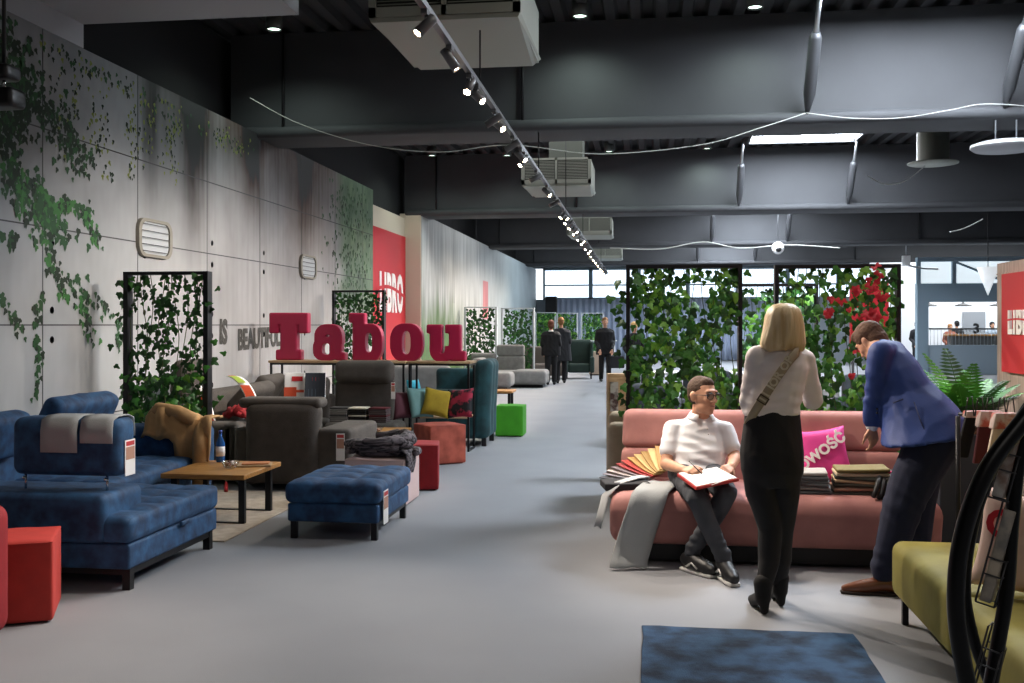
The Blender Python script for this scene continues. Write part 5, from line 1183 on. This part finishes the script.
B().tube([P_.L(J(762, 411, D0 - .13)), P_.L(J(774, 413, D0 - .122)), P_.L(J(786, 411, D0 - .13))], .004, 6)
# boots
boot = mat('black_suede_boot', '0e0d0e', .85)
for (an, fx, nm) in ((anL, -.06, 'l'), (anR, .06, 'r')):
    f = V((an.x, an.y, 0)); dr = (FW + RT * fx).normalized(); b = B()
    P_.chain(b, [(V((an.x, an.y, an.z + .06)), .052), (V((an.x, an.y, .10)), .045)]); P_.chain(b, [(f + UP * .09, .046), (f + dr * .07 + UP * .065, .040), (f + dr * .15 + UP * .035, .036), (f + dr * .20 + UP * .028, .026)])
    P_.chain(b, [(f - dr * .015 + UP * .08, .034), (f - dr * .02 + UP * .028, .026)])
    o = remesh(b, 'boot', boot, root, .007, 3)
# hair
hairm = mat('blonde_hair', 'f0dcb4', .5, var=1, col2='c8a26c', vs=30, stretch=(1, 1, .08), bump=.5, bs=60, contrast=.7)
b = B(); hcl = P_.L(hc)
def strand_hair(b, c, k, rows, n=40, jag=.012):
    """shell of hair: rows of (z, half width, half depth, y shift, x shift)"""
    vs = []
    for j, (z, rx, ry, dy, dx) in enumerate(rows):
        for i in range(n):
            a = 2 * math.pi * i / n; w_ = 1 + .035 * math.sin(i * 2.1 + j * .3) + .02 * math.sin(i * 5.3)
            zz = z + (jag * math.sin(i * 3.7) if j == len(rows) - 1 else 0)
            vs.append(c + RT * (rx * w_ * math.cos(a) + dx) + FW * (ry * w_ * math.sin(a) + dy) + UP * zz)
    m = len(rows); fs = [(i * n + k_, i * n + (k_ + 1) % n, (i + 1) * n + (k_ + 1) % n, (i + 1) * n + k_) for i in range(m - 1) for k_ in range(n)] + [tuple(range(n)), tuple(reversed(range((m - 1) * n, m * n)))]
    b.add(vs, fs, 0, True)
strand_hair(b, hcl, 1, [(.122, .02, .02, -.01, .0), (.115, .055, .06, -.01, 0), (.09, .084, .095, -.012, .002), (.05, .100, .108, -.012, .002), (.0, .108, .104, -.022, 0), (-.05, .116, .09, -.035, -.006), (-.10, .124, .078, -.045, -.012), (-.135, .118, .06, -.05, -.014)])
b.build('hair', hairm, root)
# strap with lettering
strap = mat('beige_strap', 'a8977e', .7); sl = mat('strap_letter', 'd9cdb8', .7)
path = [J(801, 352, D0 - .03), J(797, 352, D0 - .125), J(789, 361, D0 - .15), J(778, 376, D0 - .155), J(768, 391, D0 - .155), J(759, 405, D0 - .14), J(752, 416, D0 - .09), J(748, 424, D0 - .02)]
N_ = []; 
for i in range(len(path) - 1):
    for k in range(5): N_.append(P_.L(path[i].lerp(path[i + 1], k / 5)))
N_.append(P_.L(path[-1])); rows = []
for i, p in enumerate(N_):
    tt = (N_[min(i + 1, len(N_) - 1)] - N_[max(0, i - 1)]).normalized(); sd = tt.cross(-FW).normalized(); rows.append([p - sd * .024, p, p + sd * .024])
st_o = B().sheet(rows, .004).build('bag_strap', strap, root)
dr = (P_.L(path[3]) - P_.L(path[5])).normalized()
lettering('strap_lettering', 'I DIOR OP', .062, sl, st_o, basis(dr, (-FW).cross(dr), (P_.L(path[3]).lerp(P_.L(path[4]), .2)) - FW * .006), ext=.001, off=.002)
q = P_.L(path[4].lerp(path[5], .6)) - FW * .006; m = basis(dr, (-FW).cross(dr), q); b = B()
for a0, a1, c0, c1 in ((-.022, .022, .022, .03), (-.022, .022, -.03, -.022), (-.022, -.014, -.03, .03), (.014, .022, -.03, .03)): b.rbox(a0, a1, c0, c1, 0, .005, .002, n=1, k=1, mtx=m)
b.build('buckle', mat('dark_brass', '5c5040', .35, .8), st_o)

# ---------- seated man
D1 = 7.1
root = thing('person', 'man with glasses in white polo shirt sitting on the rose sofa writing on papers', 'person', (J(700, 325, 6.6).x, J(700, 325, 6.6).y, 0))
P_ = Body(root)
hc = J(703, 396, 7.0); pel = J(696, 488, 7.02)
pel.z = .56
sL, sR = J(673, 429, 7.1), J(725, 431, 7.06)
eL, eR = J(666, 464, 6.98), J(735, 458, 6.96); wL, wR = J(684, 470, 6.60), J(731, 467, 6.64)
hL, hR = pel - RT * .10, pel + RT * .10
kL = J(697, 499, 6.38); kR = J(727, 494, 6.42); kL.z = .50; kR.z = .52
aL = J(724, 556, 6.30); aR = J(692, 547, 6.48); aL.z = .11; aR.z = .12
b = B()
TF = (FW * -1 + RT * .15).normalized()     # where the chest faces
TR = V((-TF.y, TF.x, 0)) * 1
if TR.dot(RT) < 0: TR = -TR
P_.loft(b, [(pel - UP * .06, TR * .16, TF * .11), (pel + UP * .05, TR * .165, TF * .13), (J(698, 458, 7.06), TR * .165, TF * .13), (J(700, 440, 7.1), TR * .175, TF * .12), (J(701, 427, 7.1), TR * .16, TF * .09), (J(702, 420, 7.1), TR * .08, TF * .06)])
P_.cap(b, J(701, 422, 7.1), J(702, 406, 7.05), .068, .066)
P_.chain(b, [(sL, .052), (eL, .043), (wL, .029)]); P_.chain(b, [(sR, .052), (eR, .043), (wR, .029)])
P_.hand(b, wL, (J(700, 469, 6.44) - wL), UP * .8 - FW * .3 - RT * .3, RT, .75); P_.hand(b, wR, (J(721, 473, 6.48) - wR), RT * .6 + UP * .8, -FW, .45)
for h, k_, a in ((hL, kL, aL), (hR, kR, aR)): P_.chain(b, [(h, .08), (k_, .052), (a, .04)])
hf = (RT * .55 - FW * .85 - UP * .04)
HP, HR = P_.head(b, hc, UP + RT * .04, hf, 1.1)
remesh(b, 'body', skin, root, .0065, 3)
P_.face(HP, HR, root, 1.1)
shirt = mat('white_polo', 'eceef2', .8, bump=.05)
b = B()
P_.loft(b, [(pel + UP * .01, TR * .178, TF * .145), (pel + UP * .06, TR * .188, TF * .168), (J(697, 464, 7.04), TR * .192, TF * .172), (J(699, 449, 7.06), TR * .190, TF * .155), (J(700, 437, 7.09), TR * .190, TF * .135), (J(701, 424, 7.1), TR * .165, TF * .105), (J(701, 417, 7.1), TR * .10, TF * .08), (J(701, 414, 7.1), TR * .075, TF * .072)])
for sh, el in ((sL, eL), (sR, eR)):
    mid = sh.lerp(el, .62); P_.chain(b, [(J(701, 424, 7.1).lerp(sh, .6), .062), (sh, .068), (mid, .064)])
cfold = P_.L(J(698, 455, 6.9))
so = remesh(b, 'polo_shirt', shirt, root, .0085, 6, .004, (.4, .6, 1.5), 11, [(cfold, .13, .006, 85, (.25, 0, 1)), (P_.L(J(700, 480, 6.9)), .1, .005, 90, (-.2, 0, 1))])
b = B()   # collar: two flaps and placket
nc = P_.L(J(701, 414, 7.08))
for sx in (-1, 1):
    rows = []
    for i in range(7):
        a = i / 6 * 2.6; dd_ = (-TF * math.cos(a) + TR * sx * math.sin(a)); rows.append([nc + dd_ * .074 + UP * (.030 - .03 * i / 6), nc + dd_ * .088 + UP * (.010 - .03 * i / 6), nc + dd_ * .100 - UP * (.012 + .035 * i / 6)])
    b.sheet(rows, .004)
b.build('collar', shirt, so)
for k in range(2): B().ball(P_.L(J(702, 427 + 5 * k, 7.1)) + TF * (.118 + .018 * k), .005).build('button', paper, so)
jean = mat('dark_grey_jeans', '4a4d54', .8, var=1, col2='2c2f35', vs=5, bump=.2, bs=70, contrast=.8)
b = B(); P_.loft(b, [(pel - UP * .09, TR * .17, TF * .12), (pel - UP * .02, TR * .185, TF * .15), (pel + UP * .045, TR * .182, TF * .155)])
P_.chain(b, [(hL, .098), (hL.lerp(kL, .6), .082), (kL, .066), (kL.lerp(aL, .45), .06), (aL + UP * .02, .05)]); P_.chain(b, [(hR, .098), (hR.lerp(kR, .6), .082), (kR, .066), (kR.lerp(aR, .45), .06), (aR + UP * .02, .05)])
remesh(b, 'jeans', jean, root, .0085, 5, .005, (1, 1, .8), 11, [(P_.L(aL + UP * .06), .08, .006, 120, (0, 0, 1)), (P_.L(aR + UP * .06), .08, .006, 120, (0, 0, 1)), (P_.L(kL), .1, .004, 70, (0, 0, 1))])
blt = B(); 
shoe = mat('black_sneaker', '141416', .5); sole = mat('white_sole', 'd5d3cf', .5)
for an, dr in ((aL, (RT * .12 - FW * 1.0)), (aR, (RT * .5 - FW * .8))):
    dr = dr.normalized(); sd = V((dr.y, -dr.x, 0)); f = V((an.x, an.y, 0)); b = B()
    P_.chain(b, [(f - dr * .05 + UP * .075, .046), (f + UP * .09, .051), (f + dr * .07 + UP * .066, .050), (f + dr * .14 + UP * .052, .047), (f + dr * .185 + UP * .046, .034)])
    so_ = remesh(b, 'sneaker', shoe, root, .006, 3)
    m = Matrix.Translation(P_.L(f)) @ basis(dr, -sd, (0, 0, 0)); b = B(); b.rbox(-.082, .208, -.047, .047, .001, .025, .012, n=8, k=3, fn=lambda x, y, z: (x, y * (1 - .35 * max(0, (x - .12) / .1) ** 2 - .15 * max(0, (-x - .03) / .07)), z), mtx=m); b.build('sole', sole, so_)
    b = B()
    for k in range(5):
        c = P_.L(f + dr * (.05 + .022 * k) + UP * (.112 - .009 * k)); b.tube([c - sd * .03 - UP * .010, c + UP * .008, c + sd * .03 - UP * .010 + dr * .01], .005, 5)
    [b.tube([P_.L(f + dr * .0 + sd * q * .052 + UP * .045), P_.L(f + dr * .05 + sd * q * .050 + UP * .075), P_.L(f + dr * .10 + sd * q * .051 + UP * .045)], .006, 5) for q in (-1, 1)]; b.build('laces', sole, so_)
hb = mat('brown_short_hair', '4e3828', .8, var=.3, vs=60, bump=.4, bs=90)
b = B(); b.ball(HP(0, -.024, .044), .0885, .100, .092, 20, mtx=HR); b.ball(HP(0, .022, .086), .058, .054, .038, 14, mtx=HR); b.ball(HP(0, -.05, .01), .082, .062, .077, 14, mtx=HR)
remesh(b, 'hair', hb, root, .006, 1, .002, (1, 1, 1), 60)
gl = mat('black_glasses', '0c0c0e', .3); g = B()
for sx in (-1, 1):
    ring = [HP(sx * .034 + .026 * math.copysign(abs(math.cos(a)) ** .7, math.cos(a)), .103 - .12 * abs(sx * .034 + .026 * math.cos(a)) ** 1.0 * .25, .006 + .018 * math.copysign(abs(math.sin(a)) ** .7, math.sin(a))) for a in np.linspace(0, 2 * math.pi, 17)]
    g.tube(ring, .0026, 6); g.tube([HP(sx * .06, .098, .012), HP(sx * .078, .07, .012), HP(sx * .082, .0, .008), HP(sx * .082, -.02, -.004)], .0024, 6)
g.tube([HP(-.008, .104, .012), HP(.008, .104, .012)], .0026, 6); go = g.build('glasses', gl, root)
for sx in (-1, 1):
    b = B(); b.add([HP(sx * .034 + .025 * math.cos(a), .1015, .006 + .017 * math.sin(a)) for a in np.linspace(0, 2 * math.pi, 16, endpoint=False)], [tuple(range(16))]); b.build('lens', glassmat('lens_glass', (.75, .78, .82), .9, .05), go)
# notepad and folder on his lap (resting on the thighs), pen in his hand
c0, c1, c2, c3 = J(677, 473, 6.54), J(696, 487, 6.28), J(739, 478, 6.34), J(717, 467, 6.62)
def slab(b, cs, z0, z1, k=1.0):
    ce = sum(cs, V((0, 0, 0))) / 4; cs = [ce + (c - ce) * k for c in cs]; b.add([c + UP * z0 for c in cs] + [c + UP * z1 for c in cs], [(3, 2, 1, 0), (4, 5, 6, 7), (0, 1, 5, 4), (1, 2, 6, 5), (2, 3, 7, 6), (3, 0, 4, 7)])
b = B(); slab(b, [c0, c1, c2, c3], -.02, -.004); nb = single('folder', b, mat('red_folder', 'b8302c', .6), 'red folder under the white papers on the seated man\'s lap', 'folder')
b = B(); slab(b, [c0, c1, c2, c3], -.003, .002, .94); slab(b, [c0 + RT * .06, c1 + RT * .1, c2 - RT * .01, c3], .003, .006, .9); single('notepad', b, paper, 'white papers the seated man is writing on', 'notepad')
p = J(694, 467, 6.62); single('pen', B().tube([J(689, 461, 6.48), J(702, 474, 6.40)], .004, 8), blackplastic, 'dark pen in the seated man\'s hand', 'pen')

# ---------- bending man in the blue suit
D2 = 5.95
root = thing('person', 'man in a blue suit and brown shoes bending over the rose sofa', 'person', (J(885, 325, D2).x, J(885, 325, D2).y, 0))
P_ = Body(root)
hc = J(871, 342, D2 + .46); hip = J(924, 437, D2 + .02); chest = J(888, 372, D2 + .26); neck = J(879, 349, D2 + .36)
sN, sF = J(881, 353, D2 + .12), J(890, 356, D2 + .46)       # near and far shoulders
eN, eF = J(875, 390, D2 + .15), J(884, 392, D2 + .5); wN, wF = J(872, 425, D2 + .20), J(893, 418, D2 + .5)
hN, hF = J(926, 440, D2 - .06), J(914, 440, D2 + .12); kN, kF = J(902, 508, D2 - .06), J(916, 506, D2 + .16)
aN, aF = J(884, 572, D2 - .02), J(914, 562, D2 + .16); aN.z = .12; aF.z = .12
SD = (FW * .9 + RT * .2).normalized(); AX = (chest - hip).normalized(); FRV = SD.cross(AX); FRV = FRV if FRV.z < 0 else -FRV
b = B()
P_.loft(b, [(hip - AX * .05, SD * .15, FRV * .11), (hip + AX * .1, SD * .15, FRV * .11), (hip.lerp(chest, .6), SD * .16, FRV * .12), (chest, SD * .17, FRV * .12), (neck, SD * .08, FRV * .06)])
P_.cap(b, neck, hc, .058, .056)
P_.chain(b, [(sN, .05), (eN, .042), (wN, .028)]); P_.chain(b, [(sF, .05), (eF, .042), (wF, .028)])
P_.hand(b, wN, -UP + RT * .12, -FW + RT * .6, -RT, .45); P_.hand(b, wF, -UP, -FW, -RT, .5)
for h, k_, a in ((hN, kN, aN), (hF, kF, aF)): P_.chain(b, [(h, .08), (k_, .055), (a, .04)])
HP, HR = P_.head(b, hc, (FW * .45 - RT * .35 + UP * .62), (-UP * .75 + FW * .55 - RT * .35), 1.0)
remesh(b, 'body', skin, root, .0075, 4); P_.face(HP, HR, root)
b = B(); b.ball(HP(0, -.02, .045), .086, .098, .088, 20, mtx=HR); b.ball(HP(0, -.05, -.01), .078, .06, .08, 14, mtx=HR); b.ball(HP(0, .04, .085), .062, .05, .038, 14, mtx=HR)
remesh(b, 'hair', mat('brown_hair_b', '5a3d2a', .8, var=.3, vs=50, bump=.4, bs=80), root, .007, 1, .003, (1, 1, 1), 50)
suit = mat('blue_suit', '1c3a7e', .65, var=.12, vs=6, bump=.12, bs=140)
b = B()
# jacket: shoulders, rounded back, flared skirt with tail
J_ = lambda u, v, dd_, rs, rf: (J(u, v, D2 + dd_), SD * rs, None, rf)
rings = [((890, 341), .34, .10, .06), ((889, 352), .30, .17, .11), ((893, 368), .26, .20, .145), ((902, 390), .20, .205, .165), ((911, 405), .12, .20, .195), ((919, 419), .06, .205, .225), ((924, 432), .02, .215, .245), ((926, 440), .0, .222, .255)]
LR = []
for (u, v), dd_, rs, rf in rings: LR.append([J(u, v, D2 + dd_), rs, rf])
for i in range(len(LR)):
    a = (LR[min(i + 1, len(LR) - 1)][0] - LR[max(i - 1, 0)][0]).normalized(); fv = SD.cross(a).normalized(); LR[i] = (LR[i][0], SD * LR[i][1], fv * LR[i][2])
P_.loft(b, LR, 28)
P_.chain(b, [(J(886, 352, D2 + .22), .07), (sN, .074), (J(877, 374, D2 + .12), .066), (eN, .060), (J(873, 408, D2 + .18), .058), (J(872, 419, D2 + .2), .058)])
P_.chain(b, [(J(884, 353, D2 + .38), .07), (sF, .075), (eF, .066), (J(892, 410, D2 + .5), .056)])
jk = remesh(b, 'jacket', suit, root, .010, 6, .005, (1, 1, .6), 9, [(P_.L(eN), .12, .006, 70, (.5, 0, 1)), (P_.L(J(905, 400, D2 - .05)), .18, .005, 45, (1, 0, .5))])
b = B(); P_.cap(b, J(871, 420, D2 + .21), wN - UP * .004, .045, .04); remesh(b, 'shirt_cuff', mat('white_shirt', 'd8dae2', .6), root, .008, 2)
for k in range(3): B().ball(P_.L(J(877, 405 + 4 * k, D2 + .12)), .007).build('button', blackplastic, jk)
v0, v1 = P_.L(J(916, 404, D2 - .12)), P_.L(J(926, 446, D2 - .21))
B().tube([P_.L(J(893, 403, D2 - .03)), P_.L(J(903, 399, D2 - .05))], .005, 6).build('pocket_flap', mat('suit_dark', '1d2a55', .7), jk)
B().tube([P_.L(J(914, 402, D2 - .075)), P_.L(J(921, 422, D2 - .135)), P_.L(J(929, 440, D2 - .185))], .004, 6).build('vent_seam', mat('suit_dark', '1d2a55', .7), jk)
tr = mat('navy_trousers', '0d1530', .9, var=.12, vs=6, bump=.12, bs=140, sheen=.15)
b = B(); P_.loft(b, [(hip + AX * .1, SD * .155, FRV * .13), (hip, SD * .175, FRV * .165), (J(928, 447, D2 + .02), SD * .17, FRV * .17), (J(920, 462, D2 + .03), SD * .15, FRV * .13)])
P_.chain(b, [(J(935, 440, D2 - .04), .155), (J(917, 472, D2 - .06), .13), (kN, .112), (kN.lerp(aN, .5), .094), (J(884, 570, D2 - .02), .076)]); P_.chain(b, [(J(933, 444, D2 + .12), .15), (J(920, 472, D2 + .13), .125), (kF, .108), (kF.lerp(aF, .5), .092), (J(912, 562, D2 + .16), .066)])
remesh(b, 'trousers', tr, root, .010, 6, .005, (1, 1, .4), 8, [(P_.L(kN), .14, .005, 60, (.6, 0, 1)), (P_.L(aN + UP * .08), .1, .006, 75, (0, 0, 1))])
bs_ = mat('brown_leather', '6e3c20', .3, var=.25, vs=12, coat=.3)
for an, dx in ((aN, 0), (aF, .05)):
    dr = (-RT * 1.0 + FW * .15).normalized(); f = V((an.x, an.y, 0)); b = B(); sd = V((dr.y, -dr.x, 0))
    P_.chain(b, [(f - dr * .055 + UP * .055, .040), (f + UP * .068, .044), (f + dr * .08 + UP * .054, .042), (f + dr * .16 + UP * .038, .037), (f + dr * .225 + UP * .031, .022)])
    so_ = remesh(b, 'shoe', bs_, root, .006, 3)
    m = Matrix.Translation(P_.L(f)) @ basis(dr, -sd, (0, 0, 0)); b = B(); b.rbox(-.1, .25, -.042, .042, .001, .018, .008, n=8, k=2, fn=lambda x, y, z: (x, y * (1 - .5 * max(0, (x - .12) / .13) ** 2), z), mtx=m); b.build('sole', mat('dark_sole', '2a1a12', .6), so_)
    b = B()
    for k in range(4): c = P_.L(f + dr * (.04 + .02 * k) + UP * (.108 - .007 * k)); b.tube([c - sd * .022 - UP * .008, c, c + sd * .022 - UP * .008], .003, 5)
    b.build('laces', mat('dark_sole', '2a1a12', .6), so_)

# ---------- people in the distance
def walker(lab, u, vf, d, ht, top, trs, hairc, face=-1, build=1.0, hairlen=0, stride=.18, sleeves=None, coat_len=.0, arm=.2, bend=0, skinm=None, collar=None, lean=0.0, skirt=False):
    x, y = W(u, d); root = thing('person', lab, 'person', (x, y, 0)); P = Body(root); O = V((x, y, 0)); f = FW * face; k = ht / 1.75
    H = lambda r, fw, z: O + RT * r * k + f * fw * k + UP * z * k
    skm = skinm or skin; b = B(); w_ = build
    P.loft(b, [(H(0, 0, .86), RT * .16 * k, f * .1), (H(0, 0, 1.1), RT * .13 * k, f * .09), (H(0, .02, 1.35), RT * .17 * k, f * .1), (H(0, 0, 1.46), RT * .08 * k, f * .06)], 14)
    P.cap(b, H(0, 0, 1.42), H(0, .02, 1.56), .055, .05, 10)
    an = []
    for s in (-1, 1):
        P.chain(b, [(H(s * .09, 0, .88), .08), (H(s * .09, s * stride * .5 + .03, .48), .055), (H(s * .09, s * stride, .09), .04)], 10); an.append(H(s * .09, s * stride, 0))
        P.chain(b, [(H(s * .18, 0, 1.38), .045), (H(s * .23, -.03, 1.1), .038), (H(s * (.22 - arm * .3), .08 + arm, .88), .026)], 10); P.hand(b, H(s * (.22 - arm * .3), .08 + arm, .88), -UP + f * .3, -f, f, .4)
    HP, HR = P.head(b, H(lean, .03, 1.64), UP, f + RT * lean, .97 * k)
    remesh(b, 'body', skm, root, .012, 2)
    if face < 0: P.face(HP, HR, root)
    b = B(); P.loft(b, [(H(0, 0, .80 - coat_len), RT * (.19 + coat_len * .1) * k * w_, f * (.13 + coat_len * .08)), (H(0, 0, .95), RT * .185 * k * w_, f * .135), (H(0, 0, 1.15), RT * .165 * k * w_, f * .12), (H(0, .01, 1.36), RT * .20 * k * w_, f * .125), (H(0, 0, 1.44), RT * .13 * k, f * .09), (H(0, 0, 1.48), RT * .065, f * .065)], 16)
    for s in (-1, 1): P.chain(b, [(H(s * .12, 0, 1.41), .06), (H(s * .185, 0, 1.37), .068), (H(s * .24, -.03, 1.1), .056), (H(s * (.225 - arm * .3), .07 + arm * .9, .91), .045)], 10)
    remesh(b, 'jacket', top, root, .013, 3, .005, (1, 1, .6), 9)
    b = B(); P.loft(b, [(H(0, 0, .78), RT * .165 * k, f * .12), (H(0, 0, 1.0), RT * .16 * k, f * .115)], 14)
    for s in (-1, 1): P.chain(b, [(H(s * .085, 0, .86), .098), (H(s * .09, s * stride * .5 + .03, .48), .076), (H(s * .09, s * stride, .10), .062)], 10)
    remesh(b, 'trousers', trs, root, .013, 3, .004, (1, 1, .4), 9)
    for a_ in an: b = B(); P.chain(b, [(a_ + UP * .05 - f * .04, .045), (a_ + UP * .06, .045), (a_ + UP * .04 + f * .13, .035)], 8); remesh(b, 'shoe', shoe, root, .01, 1)
    b = B(); b.ball(HP(0, -.022, .048), .088, .098, .088, 14, mtx=HR); b.ball(HP(0, -.05, -.01 - hairlen * .5), .084 , .062, .085 + hairlen * .5, 12, mtx=HR); b.ball(HP(0, .03, .09), .06, .05, .035, 10, mtx=HR)
    remesh(b, 'hair', hairc, root, .01, 1, .004, (1, 1, 1), 40)
    if collar: B().tube([P.L(H(-.06, -.07, 1.46)), P.L(H(0, -.095, 1.47)), P.L(H(.06, -.07, 1.46))], .02, 8).build('collar', collar, root)
    return P, H
blk = mat('black_jacket', '111114', .8); dkg = mat('dark_grey_coat', '2b2c30', .85); auburn = mat('auburn_hair', '6a3a22', .7, bump=.4, bs=60); sandy = mat('sandy_hair', 'a5764a', .7, bump=.4, bs=60); blond2 = mat('fair_hair', 'cda86a', .7, bump=.4, bs=60)
walker('auburn-haired person in black jacket with white collar, left one of the far couple', 551, 385, 26.7, 1.72, blk, blk, auburn, face=1, collar=paper, hairlen=.03, build=1.42, stride=.05)
walker('sandy-haired person in a dark grey coat standing right of the one in the black jacket', 561, 382, 27.4, 1.80, dkg, blk, sandy, face=1, build=1.4, coat_len=.2, stride=.06)
Pw, Hw = walker('man in a black suit walking towards the camera with a dark bag', 605, 382, 28.0, 1.80, blk, blk, sandy, face=-1, build=1.28, stride=.16, coat_len=.05)
bp = Hw(.32, .1, .55); t = thing('handbag', 'dark flat bag held by the walking man in the black suit', 'bag', bp, TH); B().rbox(-.2, .2, -.05, .05, -.17, .17, .03, n=2).build('body', dkg, t)
B().tube([(-.08, 0, .16), (-.07, 0, .27), (.07, 0, .27), (.08, 0, .16)], .012, 6).build('handle', dkg, t)
walker('fair-haired person in black clothes just right of the ivy screen post in the distance', 634, 372, 24.5, 1.66, blk, blk, blond2, face=-1, stride=.05, hairlen=.04)
# gallery people
for (u, d, z, h_, hc_, top_, lab, f_) in ((917, 37.0, .1, 1.72, blk, dkg, 'person in dark clothes at the left end of the gallery bar', -1), (957, 37.4, .1, 1.74, blk, blk, 'person in black standing behind the gallery bar', 1), (950, 36.8, .1, 1.62, sandy, mat('brick_top', '8a5240', .8), 'person in a reddish top behind the gallery bar', -1), (992, 36.6, .1, 1.70, blk, mat('grey_top', '8d99a6', .8), 'person in a pale grey top at the right end of the gallery', -1)):
    walker(lab, u, 0, d, h_, top_, blk, hc_, face=f_, stride=.03)
